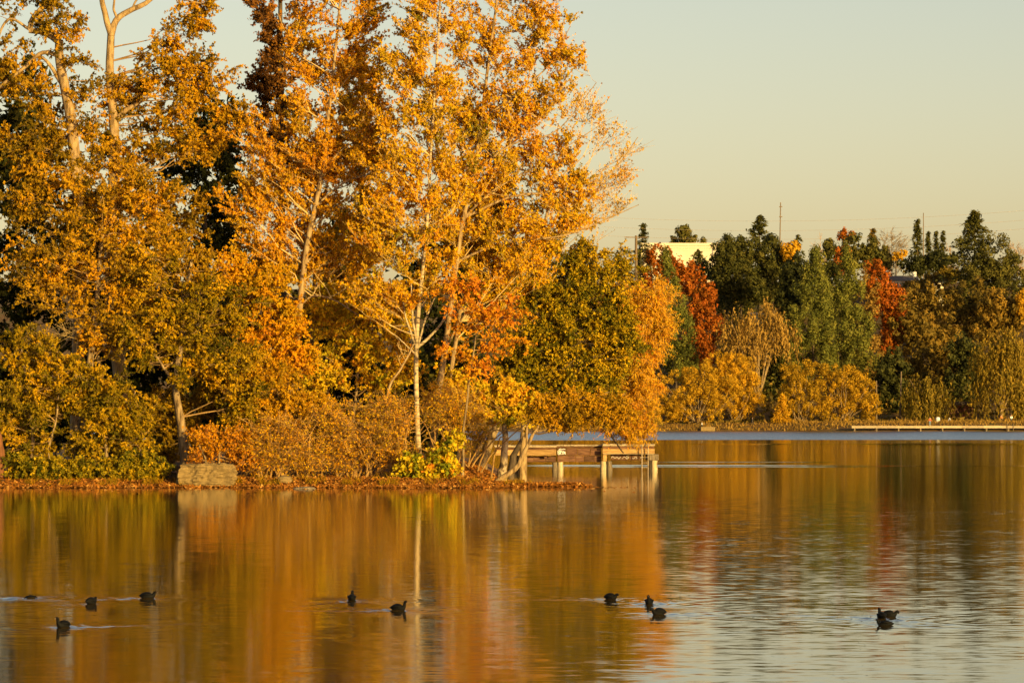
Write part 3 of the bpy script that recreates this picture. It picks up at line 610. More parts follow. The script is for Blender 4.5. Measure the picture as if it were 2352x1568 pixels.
def bramble(label, D, x0, env, nb, per=4, tm=0.55):
    st = []
    for i in range(16):
        xx = x0 + rng.uniform(-70, 70); lean = rng.uniform(-70, 90)
        st.append(([(xx, 1096), (xx + lean * 0.4, 1045), (xx + lean, 985 + rng.uniform(-30, 40)), (xx + lean * 1.8, 1000 + rng.uniform(-60, 40))], 4.5, 1.6))
    return grow('bramble_thicket', label, 'shrub', D, st, env, GOLD, nb=int(nb * 0.85), slope=0.4, twigs=12, tl=0.9, per=max(2, per - 1), ls=0.13, lw=0.075, tm=tm + 0.1, tr=0.3, bark='bramble', twig='bramble', droop=0.3, arch=0.8, ground=IG, min_r=0.009)
bramble('brown twiggy thicket right of the boulder at the shore', 175.5, 640, [(640, 1010, 80, 60), (600, 1060, 60, 30), (700, 1060, 60, 30)], 120)
bramble('brown twiggy thicket in the middle of the shore, full of arching stems', 176.2, 790, [(780, 980, 80, 60), (820, 1040, 80, 45), (740, 1040, 60, 40)], 140)
bramble('rusty twiggy thicket left of the birch foot', 175.8, 900, [(890, 970, 60, 60), (900, 1040, 60, 40)], 110)
bramble('thin rusty thicket behind the yellow maple shrubs', 180, 1060, [(1050, 950, 60, 50), (1070, 1000, 50, 40), (1010, 930, 50, 50)], 110, 4, 0.45)
grow('leafy_shrub', 'dim rust and olive shrub behind the twiggy shore thickets', 'shrub', 179,
     [([(620, 1085), (610, 980), (600, 900)], 10, 3)], [(600, 900, 80, 80), (640, 1000, 90, 60), (720, 960, 70, 70)], OLIVE, nb=120, slope=0.6, twigs=11, tl=0.6, per=10, ls=0.14, tm=0.7, droop=0.6, ground=IG)

grow('leafy_shrub', 'rust and gold shrub right behind the boulder', 'shrub', 175.4, [([(500, 1095), (505, 1040), (520, 980)], 7, 3), ([(480, 1095), (470, 1050), (450, 1010)], 6, 3)],
     [(540, 1010, 50, 45), (480, 1040, 60, 30), (570, 1060, 40, 35), (470, 1000, 40, 26)], ORANGE, nb=60, slope=0.5, twigs=10, tl=0.6, per=6, ls=0.13, lw=0.1, tm=0.78, droop=0.6, ground=IG)
grow('leafy_shrub', 'olive gold shrub under the leaning cottonwood trunk', 'shrub', 178, [([(640, 1090), (640, 1000), (650, 900)], 8, 3)],
     [(640, 880, 70, 50), (580, 950, 60, 60), (680, 950, 60, 50), (560, 860, 50, 60)], OLIVE, nb=110, slope=0.5, twigs=11, tl=0.6, per=10, ls=0.14, tm=0.72, droop=0.6, ground=IG)

grow('leafy_shrub', 'shaded olive and rust shrub in the hollow left of the grey trunk', 'shrub', 180.5, [([(385, 1080), (385, 1000), (380, 920)], 8, 3), ([(395, 1080), (430, 980), (470, 920)], 6, 3)],
     [(380, 930, 50, 60), (370, 1020, 50, 50), (450, 960, 60, 60), (500, 900, 50, 50)], OLIVE, nb=80, slope=0.5, twigs=11, tl=0.6, per=9, ls=0.15, tm=0.35, droop=0.6, ground=IG)

# --- fallen leaves on the shore
n = 40000
lx = rng.uniform(-27, 4.2, n); fy = island_front(lx); ly = fy + np.abs(rng.normal(size=n)) * 2.4 - 0.25
lx[:14000] = rng.uniform(-6, 4.4, 14000); ly[:14000] = island_front(lx[:14000]) + rng.uniform(-0.2, 4.5, 14000)
lz = island_h(lx, ly); k = lz > -0.10
lx, ly, lz = lx[k], ly[k], np.maximum(lz[k], 0.004)
lx[-9000:] = rng.uniform(-5, 0.6, 9000) if len(lx) > 9000 else lx[-9000:]; ly[-9000:] = island_front(lx[-9000:]) + rng.uniform(1, 14, 9000); lz[-9000:] = np.maximum(island_h(lx[-9000:], ly[-9000:]), 0.004)
C = np.stack([lx, ly, lz + 0.03 + 0.05 * rng.uniform(0, 1, len(lx)) * (lz > 0.02)], 1)
U = norm(rng.normal(size=(len(lx), 3)) * np.array([1, 1, 0.55]))
v, f = leaf_quads(C, U, 0.17, 0.13)
o = mesh_quads('fallen_leaves', v, f, LITTER, tint=np.clip(0.5 + 0.24 * rng.normal(size=len(lx)), 0, 1), kind='stuff')
o['label'] = 'orange and brown fallen leaves littering the shore and the spit'; o['category'] = 'leaves'

n = 5000
gx = rng.uniform(-25, 1.0, n); gy = island_front(gx) + 0.6 + np.abs(rng.normal(size=n)) * 1.3; cl = vnoise(gx, gy * 0.3, 1.9, 2.0)
k = cl > 0.25; gx, gy = gx[k], gy[k]
v, f = leaf_quads(np.stack([gx, gy, island_h(gx, gy) + 0.14], 1), rng.normal(size=(len(gx), 3)) * 0.5 + [0, 0, 1], 0.42, 0.03)
o = mesh_quads('shore_grass', v, f, OLIVE, tint=np.clip(rng.normal(size=len(gx)) * 0.25 + 0.4, 0, 1), kind='stuff'); o['label'] = 'tufts of dry grass along the island waterline'; o['category'] = 'grass'
n = 900
lx = rng.uniform(-25, 6, n); ly = island_front(lx) - np.abs(rng.normal(size=n)) ** 1.5 * 2.2 - 0.2
v, f = leaf_quads(np.stack([lx, ly, np.full(n, 0.012)], 1), norm(rng.normal(size=(n, 3)) * [1, 1, 0.12]), 0.14, 0.11, 0.04, flat=np.array([0, 0, 2.5]))
o = mesh_quads('floating_leaves', v, f, LITTER, tint=np.clip(0.6 + 0.24 * rng.normal(size=n), 0, 1), kind='stuff'); o['label'] = 'fallen leaves floating on the water just off the shore'; o['category'] = 'leaves'

# ------------------------------------------------------------------ boulder and stones on the shore
def boulder(name, label, cx, cy, sx, sy, sz, mat, seed=0, sharp=0.35, cuts=5, strata=0.02, z0=0.0):
    """rounded block with a rough, layered surface"""
    n = cuts * 4
    u = np.linspace(-1, 1, n + 1)
    faces = []
    for ax in range(3):
        for sg in (-1, 1):
            A, B_ = np.meshgrid(u, u)
            p = np.zeros((n + 1, n + 1, 3)); o1, o2 = [i for i in range(3) if i != ax]
            p[..., ax] = sg; p[..., o1] = A; p[..., o2] = B_
            i = (np.arange(n)[:, None] * (n + 1) + np.arange(n)[None]).ravel()
            q = np.stack([i, i + 1, i + n + 2, i + n + 1], 1)
            if (sg > 0) == (ax == 1): q = q[:, ::-1]
            faces.append((p.reshape(-1, 3), q))
    V, F = join(faces)
    l = np.linalg.norm(V, axis=1, keepdims=True); m = np.abs(V).max(1, keepdims=True)
    V = V * (1 - sharp) + sharp * V / l * 1.25
    W_ = V * np.array([sx, sy, sz]) / 2
    d = np.array([mnoise.noise(Vector((float(a) * 1.6 + seed, float(b) * 1.6, float(c) * 1.6))) + 0.5 * mnoise.noise(Vector((float(a) * 5 + seed, float(b) * 5, float(c) * 9))) for a, b, c in W_])
    st = np.sin(W_[:, 2] * 38 + 2 * d) * strata
    W_ = W_ + norm(V) * (d[:, None] * 0.17 * min(sx, sz) + st[:, None]) * np.array([1, 1, 0.7])
    W_[:, 2] += sz / 2 * 0.92 + z0
    o = mesh_quads(name, W_, F, mat, origin=(0, 0, 0), smooth=False)
    o.location = (cx, cy, 0); tag(o, label, 'rock'); return o
q = P(474, 1112, 172.7)
boulder('boulder', 'large flat-faced tan boulder standing at the water edge', q[0], 172.9, 2.62, 1.5, 1.24, M['rock'], 3.0, 0.20, 7, 0.010, -0.08)
q = P(652, 1100, 172.6)
boulder('shore_rock', 'small rounded grey rock half hidden in the twiggy thicket', q[0], 173.2, 0.62, 0.5, 0.42, M['rock'], 9.0, 0.8, 3, 0.0, 0.1)
q = P(705, 1126, 171.0)
boulder('shore_rock', 'dark wet stone just off the shore below the thicket', q[0], 168.9, 0.9, 0.5, 0.16, M['pile_dark_shade'], 5.0, 0.8, 3, 0.0, -0.06)
# dark tube added to stand for the shadow beside the boulder
L_ = np.array([P(398, 1100, 174.2), P(392, 1088, 175.6), P(386, 1082, 177.0)]); root = thing('boulder_shade', 'dark tube standing in for the shadow left of the boulder', 'boulder_shade', L_[0])
v, f = tubes(resample(L_, 8), np.linspace(0.34, 0.26, 8), 10); mesh_quads('shade_shell', v, f, M['bark_dark'], root, L_[0], smooth=True)
v, f = tubes(np.stack([L_[0] + [0, -0.01, 0], L_[0] + [0, 0.03, 0]]), np.array([0.005, 0.34]), 10); mesh_quads('shade_end', v, f, M['bark_dark'], root, L_[0])

# ------------------------------------------------------------------ the wooden dock
DD = 224.0; MPX = DD / FPX
def dx(x): return (x - CX) * MPX
def dz(y): return CAM_H - (y - HY) * MPX
dock = thing('wooden_dock', 'weathered wooden dock on stout piles behind the island tip', 'dock', (dx(1320), DD + 1.2, 0))
DO = np.array([dx(1320), DD + 1.2, 0.0])
_share = {}
def board(name, x0, x1, y0, y1, d0, d1, mat, parent=dock, tilt=0.0, label=None):
    c = ((dx(x0) + dx(x1)) / 2, DD + (d0 + d1) / 2, (dz(y0) + dz(y1)) / 2); s_ = (abs(dx(x1) - dx(x0)), d1 - d0, abs(dz(y0) - dz(y1)))
    v, f = boxq(c, s_)
    v = v + rng.normal(size=v.shape) * 0.006
    o = mesh_quads(name, v, f, M[mat], parent, DO); bv = o.modifiers.new('b', 'BEVEL'); bv.width = 0.012; bv.segments = 1
    if label: o['label'] = label
    return o
def planks(x0, x1, ytop, d0, d1, w=0.22):
    z = dz(ytop); x = dx(x0); i = 0
    while x < dx(x1) - 0.05:
        v, f = boxq((x + w / 2 - 0.006, DD + (d0 + d1) / 2 + rng.uniform(-0.03, 0.03), z - 0.035 + rng.uniform(-0.006, 0.006)), (w - 0.014, d1 - d0, 0.07))
        mesh_quads('plank', v, f, M['wood_grey'], dock, DO); x += w
def pile(x, w, ytop, d, mat, ybot=None, lean=0.0):
    r = w / 2 * MPX; X = dx(x); zt = dz(ytop)
    zs = np.array([-0.7, -0.2, 0.1, 0.35, 0.6, 0.8, 1.0]) ; zs = zs[zs < zt - 0.05]; zs = np.append(zs, zt)
    Lp = np.stack([X + lean * (zt - zs) + 0.012 * np.sin(zs * 9), np.full_like(zs, DD + d), zs], 1)
    v, f = tubes(Lp, np.full(len(zs), r) * (1 + 0.05 * np.sin(zs * 13)), 12)
    o = mesh_quads('pile', v, f, M[mat], dock, DO, smooth=True)
    v, f = tubes(np.array([[X, DD + d, zt - 0.004], [X, DD + d, zt + 0.01]]), np.array([r, 0.004]), 12)
    mesh_quads('pile_top', v, f, M['wood_grey'], o, (0, 0, 0)) if False else None
    return o
# right platform
planks(1385, 1503.5, 1019.6, 0.0, 3.2)
board('rim_board', 1384, 1436, 1021.9, 1024.2, -0.06, 0.0, 'wood_grey'); board('rim_board', 1436.4, 1503, 1021.7, 1024.0, -0.07, -0.01, 'wood_grey')
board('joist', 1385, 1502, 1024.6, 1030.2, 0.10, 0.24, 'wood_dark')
board('fascia_board', 1384, 1462, 1030.6, 1041.0, -0.04, 0.06, 'wood'); board('fascia_board', 1462.4, 1503.6, 1030.2, 1041.4, -0.05, 0.05, 'wood')
board('lower_strip', 1385, 1502, 1041.2, 1042.6, -0.08, 0.05, 'wood_grey')
for i, (a, b_) in enumerate(((1404, 1424), (1424.6, 1442), (1446, 1466), (1466.6, 1479), (1484, 1492))):
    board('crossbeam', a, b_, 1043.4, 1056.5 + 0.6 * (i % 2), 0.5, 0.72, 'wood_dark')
board('corner_block', 1490.5, 1513, 1042.8, 1056.2, 0.0, 0.55, 'pile_dark_shade', label='dark square timber block on the end pile')
board('post', 1385, 1393.5, 1042.7, 1058.5, 0.0, 0.22, 'wood')
# middle, set back and darker
planks(1279, 1384, 1021.6, 0.55, 3.2)
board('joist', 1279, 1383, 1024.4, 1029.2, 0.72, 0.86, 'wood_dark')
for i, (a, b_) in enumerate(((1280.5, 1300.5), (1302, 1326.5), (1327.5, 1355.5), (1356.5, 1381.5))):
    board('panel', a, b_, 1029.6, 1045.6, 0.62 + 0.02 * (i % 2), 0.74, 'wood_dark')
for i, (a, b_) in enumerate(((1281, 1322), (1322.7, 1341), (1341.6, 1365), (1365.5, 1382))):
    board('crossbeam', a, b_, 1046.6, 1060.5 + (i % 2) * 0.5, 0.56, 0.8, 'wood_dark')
# left platform
planks(1135, 1278, 1022.4, 0.0, 3.0)
board('rim_board', 1136, 1200, 1024.6, 1027.2, -0.06, 0.0, 'wood_grey'); board('rim_board', 1200.4, 1278, 1024.5, 1027.0, -0.05, 0.01, 'wood_grey')
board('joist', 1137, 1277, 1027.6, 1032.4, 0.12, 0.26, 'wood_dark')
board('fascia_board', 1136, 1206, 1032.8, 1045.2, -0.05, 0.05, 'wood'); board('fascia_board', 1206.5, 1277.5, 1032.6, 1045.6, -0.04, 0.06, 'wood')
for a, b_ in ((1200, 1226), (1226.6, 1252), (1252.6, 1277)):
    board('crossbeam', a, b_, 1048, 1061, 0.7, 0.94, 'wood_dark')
board('post', 1250, 1256, 1046, 1052, 0.3, 0.5, 'wood_dark')
pile(1502.5, 15.5, 1056.6, 0.30, 'pile'); pile(1386, 13.5, 1058.8, 0.22, 'pile', lean=-0.03); pile(1400.5, 13, 1059, 1.0, 'pile_dark_shade')
pile(1287, 13.5, 1061, 0.40, 'pile'); pile(1274.5, 11.5, 1061.5, 0.35, 'pile_dark_shade'); pile(1199, 13, 1062, 0.8, 'pile_dark_shade'); pile(1185, 13, 1046, 1.4, 'pile_dark_shade'); pile(1500, 14, 1042, 2.6, 'pile_dark_shade')
# white graffiti scrawl on the first panel and scribbles below the platform
def scrawl(name, strokes, x0, y0, w, h, d, r, parent):
    parts = []
    for st in strokes:
        pts = np.array([(dx(x0 + px * w), DD + d, dz(y0 + py * h)) for px, py in st])
        parts.append(tubes(resample(pts, max(8, 4 * len(st))), np.full(max(8, 4 * len(st)), r), 4))
    v, f = join(parts); return mesh_quads(name, v, f, M['white'], parent, DO)
gr = [[(0.02, .9), (.02, .35), (.16, .2), (.24, .35), (.1, .5), (.1, .62), (.22, .6), (.2, .85), (.05, .9)], [(.28, .9), (.3, .3), (.42, .3), (.42, .55), (.3, .6), (.46, .9)],
      [(.52, .35), (.6, .6), (.7, .3)], [(.6, .6), (.58, .9)], [(.74, .9), (.78, .4), (.84, .8), (.9, .4), (.97, .9)], [(.15, .05), (.4, .0), (.5, .12), (.7, .02), (.95, .08)]]
scrawl('graffiti', gr, 1281.5, 1030.5, 18, 14.5, 0.60, 0.022, dock)['label'] = 'white scrawled graffiti on the dark panel'
sq = [[(.0, .6), (.05, .2), (.1, .7), (.16, .3), (.2, .8), (.26, .3)], [(.3, .8), (.36, .3), (.42, .8), (.48, .4), (.4, .2)], [(.55, .3), (.6, .8), (.66, .3), (.7, .8)], [(.78, .6), (.84, .3), (.9, .7), (1.0, .5)]]
scrawl('graffiti', sq, 1404, 1046, 86, 9, 0.48, 0.012, dock)['label'] = 'thin pale scribbles on the beams under the platform'
# ladder at the end
lad = thing('swim_ladder', 'rusty steel ladder standing in the water against the dock end', 'ladder', (dx(1481), DD - 0.35, 0))
LO = np.array([dx(1481), DD - 0.35, 0.0])
for x in (1474, 1488):
    Lp = np.array([[dx(x), DD - 0.35, -0.5], [dx(x), DD - 0.35, 1.0], [dx(x), DD - 0.35, dz(1021)], [dx(x), DD - 0.2, dz(1019.4)], [dx(x), DD + 0.25, dz(1018.9)]])
    v, f = tubes(Lp, np.full(5, 0.035), 8); mesh_quads('rail', v, f, M['steel'], lad, LO, smooth=True)
for y in (1049, 1062, 1073):
    v, f = tubes(np.array([[dx(1474), DD - 0.35, dz(y)], [dx(1488), DD - 0.35, dz(y)]]), np.full(2, 0.016), 6); mesh_quads('rung', v, f, M['steel'], lad, LO)

# ------------------------------------------------------------------ coots
def coot(c, i):
    x, y, hd, pose, label = c
    X, D = coot_xy(c)
    body = [(-.205, .070, .004, .004), (-.185, .068, .026, .012), (-.150, .060, .052, .036), (-.095, .052, .078, .066), (-.02, .050, .092, .082), (.06, .048, .088, .078), (.115, .052, .070, .066)]
    neck = {'up': [(.148, .082, .042, .042), (.160, .125, .030, .031), (.166, .165, .027, .029), (.175, .196, .030, .031), (.200, .206, .027, .026), (.222, .198, .016, .016), (.230, .195, .004, .004)],
            'low': [(.150, .075, .044, .044), (.166, .105, .034, .034), (.176, .130, .031, .032), (.190, .148, .031, .031), (.213, .150, .026, .024), (.232, .144, .014, .014), (.238, .142, .004, .004)],
            'tuck': [(.138, .085, .048, .046), (.144, .115, .038, .036), (.150, .138, .034, .034), (.164, .156, .032, .031), (.186, .154, .026, .024), (.203, .146, .014, .014), (.208, .143, .004, .004)],
            'bow': [(.146, .085, .046, .044), (.165, .120, .035, .034), (.182, .142, .032, .032), (.206, .146, .032, .031), (.226, .128, .027, .026), (.240, .108, .015, .015), (.243, .102, .004, .004)],
            'flat': [(.150, .060, .042, .038), (.176, .085, .030, .030), (.186, .112, .027, .028), (.196, .132, .028, .028), (.216, .132, .024, .022), (.232, .124, .013, .013), (.236, .122, .004, .004)],
            'dive': [(.150, .035, .040, .030), (.17, .02, .03, .02), (.19, .0, .02, .02), (.2, -.02, .01, .01)]}[pose]
    ring = body + neck
    if pose in ('tuck', 'bow'): ring = [(a, b_ + 0.012 * (k_ < 7 and k_ > 1), c_, d_ * (1.12 if k_ < 7 else 1)) for k_, (a, b_, c_, d_) in enumerate(ring)]
    if pose in ('dive', 'flat'): ring = [(a, b_ - (0.05 if pose == 'dive' else 0.025 * (k_ < 8)), c_, d_ * 0.85) for k_, (a, b_, c_, d_) in enumerate(ring)]
    A = np.array(ring); A[1:7, 3] *= 1.22; A[2:6, 1] += 0.012; A[7:-2, 2:] *= 1.15; A[:, 0] *= 0.95; S = np.stack([A[:, 0], np.zeros(len(A)), A[:, 1]], 1)
    T = norm(np.gradient(S, axis=0)); T[:6] = norm(T[:6] * 0.3 + np.array([1, 0, 0]))
    U = np.tile([0., 1., 0.], (len(A), 1)); Vv = np.cross(T, U)
    ang = np.arange(14) * 2 * np.pi / 14
    R = S[:, None] + np.cos(ang)[None, :, None] * U[:, None] * A[:, 2][:, None, None] + np.sin(ang)[None, :, None] * Vv[:, None] * A[:, 3][:, None, None]
    n, k = len(A), 14
    ii = np.arange(n - 1)[:, None] * k; j = np.arange(k)[None]; j2 = (j + 1) % k
    F = np.stack([ii + j, ii + j2, ii + k + j2, ii + k + j], -1).reshape(-1, 4)
    root = thing('coot', label, 'coot', (X, D, 0), 'coots swimming on the lake')
    root.rotation_euler = (0, 0, math.radians(hd)); sc_ = 0.84 if pose in ('low', 'up') else 0.76; root.scale = (sc_,) * 3
    o = mesh_quads('body', R.reshape(-1, 3), F, M['feather'], root, smooth=True); sb = o.modifiers.new('s', 'SUBSURF'); sb.levels = sb.render_levels = 1
    if pose != 'dive':
        e = S[-1]; d = np.array([1, 0, -0.35]) if pose != 'bow' else np.array([.75, 0, -0.75])
        v, f = tubes(np.stack([e - d * 0.012, e + d * 0.010, e + d * 0.026]), np.array([.010, .007, .002]), 8); mesh_quads('beak', v, f, M['beak'], root, smooth=True)
        hz = S[-3]
        for sg in (-1, 1):
            b_v, b_f = tubes(np.array([hz + [0.004, sg * 0.022, 0.004], hz + [0.004, sg * 0.027, 0.004]]), np.array([.005, .002]), 6); mesh_quads('eye', b_v, b_f, M['beak'] if False else M['red_bark'], root)
    # wing fold and upturned tail
    w_ = []
    for sg in (-1, 1):
        Lw = np.array([[.09, sg * .070, .085], [.0, sg * .080, .095], [-.09, sg * .060, .090], [-.155, sg * .026, .078]]) - np.array([0, 0, 0.045 if pose == 'dive' else (0.022 if pose == 'flat' else 0)])
        v, f = tubes(resample(Lw, 9), np.array([.006, .018, .026, .029, .028, .025, .020, .013, .004]), 7); mesh_quads('wing', v, f, M['feather'], root, smooth=True)
    return root
for i, c in enumerate(COOTS): coot(c, i)

# bits of weed floating in lines on the near water
n = 1500
wx = np.concatenate([rng.uniform(1330, 2352, 1000), rng.uniform(0, 1300, 300), rng.uniform(1700, 2352, 200)])
wy = np.concatenate([rng.choice([1330, 1371, 1378, 1385, 1395, 1420], 1000) + rng.normal(size=1000) * 2.5 + 3 * np.sin(wx[:1000] / 90), rng.choice([1300, 1340, 1411, 1380], 300) + rng.normal(size=300) * 3, rng.uniform(1340, 1560, 200)])
Dw = dist_of(wy); C = np.stack([(wx - CX) * Dw / FPX, Dw, 0.012 + rng.uniform(0, 0.02, n)], 1)
v, f = leaf_quads(C, norm(rng.normal(size=(n, 3)) * [1, 1, 0.05]), 0.035, 0.014, 0.04, flat=np.array([0, 0, 2.0]))
o = mesh_quads('floating_weed', v, f, DARK, tint=rng.uniform(0, 0.8, n), kind='stuff'); o['label'] = 'dark bits of weed floating in lines on the near water'; o['category'] = 'weed'

# ------------------------------------------------------------------ far shore
FCEDAR = leaf_mat('far_cedar', [(0.0, (0.045, 0.052, 0.012)), (0.5, (0.12, 0.125, 0.022)), (1.0, (0.20, 0.175, 0.03))], 0.15)
FPINE = leaf_mat('far_pine', [(0.0, (0.020, 0.023, 0.008)), (0.5, (0.062, 0.062, 0.014)), (1.0, (0.125, 0.105, 0.022))], 0.12)
FRED = leaf_mat('far_red', [(0.0, (0.17, 0.065, 0.010)), (0.4, (0.28, 0.085, 0.010)), (0.75, (0.33, 0.075, 0.010)), (1.0, (0.36, 0.14, 0.012))], 0.2)
FBROWN = leaf_mat('far_brown_willow', [(0.0, (0.16, 0.095, 0.022)), (0.5, (0.32, 0.19, 0.040)), (1.0, (0.44, 0.26, 0.05))], 0.25)
FGOLD = leaf_mat('far_gold', [(0.0, (0.19, 0.12, 0.012)), (0.4, (0.40, 0.235, 0.015)), (1.0, (0.56, 0.30, 0.016))], 0.3)
FOLIVE = leaf_mat('far_olive', [(0.0, (0.050, 0.040, 0.010)), (0.5, (0.145, 0.098, 0.018)), (1.0, (0.26, 0.15, 0.022))], 0.2)
FYG = leaf_mat('far_yellow_green', [(0.0, (0.06, 0.048, 0.010)), (0.5, (0.175, 0.125, 0.016)), (1.0, (0.32, 0.195, 0.02))], 0.25)
FBARE = leaf_mat('far_bare', [(0.0, (0.13, 0.075, 0.04)), (1.0, (0.32, 0.20, 0.10))], 0.1)
HG = lambda x, y: float(far_h(np.array(x), np.array(y)))

def far_root(name, label, cat, x, D, group=None):
    X = (x - CX) * D / FPX; z = HG(X, D)
    return thing(name, label, cat, (X, D, z), group), np.array([X, D, z])

def far_trunk(root, b, ztop, r, mat='bark_dark', lean=0.0):
    L = resample(np.array([b + [0, 0, -0.5], b + [lean * 0.5, 0.1, (ztop - b[2]) * 0.5], b + [lean, 0, ztop - b[2]]]), 8)
    v, f = tubes(L, np.linspace(r, r * 0.25, 8), 7); mesh_quads('trunk', v, f, M[mat], root, b, smooth=True)

def billow(name, label, x, D, env, leaf, nc=70, fpc=60, rc=1.6, fs=0.62, tm=0.5, up=0.0, stretch=1.0, df=0.8, trunk=0.35, group=None, surf=0.28, tcol='bark_dark', lim=0, wide=1.2):
    """tree whose crown is made of rounded leaf clumps"""
    root, b = far_root(name, label, 'tree', x, D, group)
    env = [(e[0], e[1], e[2] * wide, e[3] * (0.5 + 0.5 * wide), *e[4:]) for e in env]; nc = int(nc * wide)
    C0 = env_points(env, D, nc, df, surf)
    far_trunk(root, b, C0[:, 2].mean() if not lim else b[2] + 2.0, trunk, tcol)
    rcs = rc * rng.uniform(0.6, 1.3, nc)
    i = np.repeat(np.arange(nc), fpc)
    d = norm(rng.normal(size=(nc * fpc, 3))); rr = rng.uniform(0.45, 1.0, nc * fpc)[:, None]
    C = C0[i] + d * rr * rcs[i][:, None] * np.array([1, 1, stretch])
    C[:, 2] = np.maximum(C[:, 2], b[2] + 0.2)
    U = norm(np.cross(d, rng.normal(size=d.shape))) + np.array([0, 0, -0.4 + up])
    v, f = leaf_quads(C, U, fs, fs * 0.75, 0.1, flat=d * 1.3)
    tint = np.clip(tm + 0.14 * rng.normal(size=nc)[i] + 0.16 * rng.normal(size=len(C)), 0, 1)
    mesh_quads('crown', v, f, leaf, root, b, tint=tint, kind='stuff')
    if lim:
        A = b + np.array([0, 0, 0.3]) + rng.normal(size=(lim, 3)) * [0.5, 0.5, 0.05]
        T = C0[rng.choice(nc, lim)] + [0, -0.4, -0.5]; mid = A * 0.5 + T * 0.5 + [0, 0, -0.3] + rng.normal(size=(lim, 3)) * 0.5
        t = np.linspace(0, 1, 8)[None, :, None]
        B = (1 - t) ** 2 * A[:, None] + 2 * t * (1 - t) * mid[:, None] + t * t * T[:, None]
        v, f = tubes(B, np.linspace(0.13, 0.04, 8)[None].repeat(lim, 0), 5); mesh_quads('limb_work', v, f, M['bark'], root, b, kind='stuff')
    return root

def conifer(name, label, x, D, ytop, half, leaf, ybot=None, nw=26, per=9, fpb=9, fs=0.9, tm=0.5, power=0.9, droop=0.25, jit=0.25, up=False, group=None):
    root, b = far_root(name, label, 'tree', x, D, group)
    zt = CAM_H - (ytop - HY) * D / FPX; H = zt - b[2]; R = half * D / FPX
    z0 = 0.08 if ybot is None else max(0.04, (CAM_H - (ybot - HY) * D / FPX - b[2]) / H)
    far_trunk(root, b, zt - 0.3, 0.012 * H)
    t = np.sort(rng.uniform(z0, 0.985, nw * per)); az = rng.uniform(0, 2 * np.pi, nw * per)
    rad = R * ((1 - t) / (1 - z0)) ** power * rng.uniform(1 - jit * 1.6, 1 + jit * 0.6, nw * per) + 0.15
    # uneven: some whole tiers reach farther
    rad *= 1 + 0.22 * np.sin(t * 41 + az * 1.0) * jit / 0.25
    i = np.repeat(np.arange(nw * per), fpb); s = rng.uniform(0.15, 1, len(i)) ** 0.7
    dr = np.stack([np.cos(az), np.sin(az), np.zeros_like(az)], 1)[i]
    sg = 1.0 if up else -1.0
    C = b + dr * (rad[i] * s)[:, None] + np.array([0, 0, 1.0]) * (t[i] * H + sg * droop * rad[i] * s ** 1.5)[:, None] + rng.normal(size=(len(i), 3)) * fs * 0.28
    U = dr + np.array([0, 0, sg * droop * 1.2]) + rng.normal(size=(len(i), 3)) * 0.5
    k = C[:, 2] > b[2] + 0.1
    v, f = leaf_quads(C[k], U[k], fs, fs * 0.5, 0.1, flat=(np.array([0, 0, 0.6]) + dr[k] * 0.5))
    tint = np.clip(tm + 0.15 * rng.normal(size=nw * per)[i][k] + 0.15 * rng.normal(size=k.sum()), 0, 1)
    mesh_quads('crown', v, f, leaf, root, b, tint=tint, kind='stuff')
    return root

def weeping(name, label, x, D, env, leaf, ns=260, L=(3, 8), per=16, tm=0.5, fs=0.7, fw=0.28, trunk=0.5, ymin=None, group=None):
    root, b = far_root(name, label, 'tree', x, D, group)
    S0 = env_points(env, D, ns, 0.8, 0.3)
    far_trunk(root, b, S0[:, 2].mean() + 1, trunk, 'bark')
    # hanging strands gathered in tresses
    tr_ = rng.choice(ns, ns // 9); S = S0[rng.choice(tr_, ns)] + rng.normal(size=(ns, 3)) * [0.7, 0.7, 0.8]
    Ls = rng.uniform(*L, ns)
    i = np.repeat(np.arange(ns), per); q = rng.uniform(0, 1, len(i))
    out = norm(S - S0.mean(0)) * [1, 1, 0]
    C = S[i] + out[i] * (0.8 * np.sin(q * 1.5))[:, None] + np.array([0, 0, -1.0]) * (q * Ls[i])[:, None] + rng.normal(size=(len(i), 3)) * 0.22
    k = C[:, 2] > b[2] + 0.3
    U = np.array([0, 0, -1.0]) + rng.normal(size=(len(i), 3)) * 0.3
    v, f = leaf_quads(C[k], U[k], fs, fw, 0.05, flat=out[i][k] * 0.9)
    tint = np.clip(tm + 0.14 * rng.normal(size=ns)[i][k] + 0.15 * rng.normal(size=k.sum()), 0, 1)
    mesh_quads('crown', v, f, leaf, root, b, tint=tint, kind='stuff')
    lim = 9
    A = b + np.array([0, 0, 2.0]); T = S[rng.choice(ns, lim)]
    t = np.linspace(0, 1, 8)[None, :, None]; mid = A * 0.4 + T * 0.6 + [0, 0, 1.5]
    B = (1 - t) ** 2 * A + 2 * t * (1 - t) * mid[:, None] + t * t * T[:, None]
    v, f = tubes(B, np.linspace(0.22, 0.05, 8)[None].repeat(lim, 0), 5); mesh_quads('limb_work', v, f, M['bark'], root, b, kind='stuff')
    return root

def bare(name, label, x, D, ytop, half, nb=40, col='twig_pale', leafm=None, per=0):
    X = (x - CX) * D / FPX; zb = HG(X, D); yb = HY - (zb - CAM_H) * FPX / D
    h = yb - ytop
    return grow(name, label, 'tree', D, [([(x, yb), (x + 1, yb - h * 0.35), (x, ytop + h * 0.25)], 3.2, 1.2)],
                [(x, ytop + h * 0.32, half, h * 0.32), (x, ytop + h * 0.5, half * 0.9, h * 0.3)], leafm or FBARE, nb=nb, slope=0.9, twigs=9, tl=1.6, per=per, ls=0.4, tm=0.5, bark='bark', twig=col, min_r=0.045, br=0.012, droop=0.2)

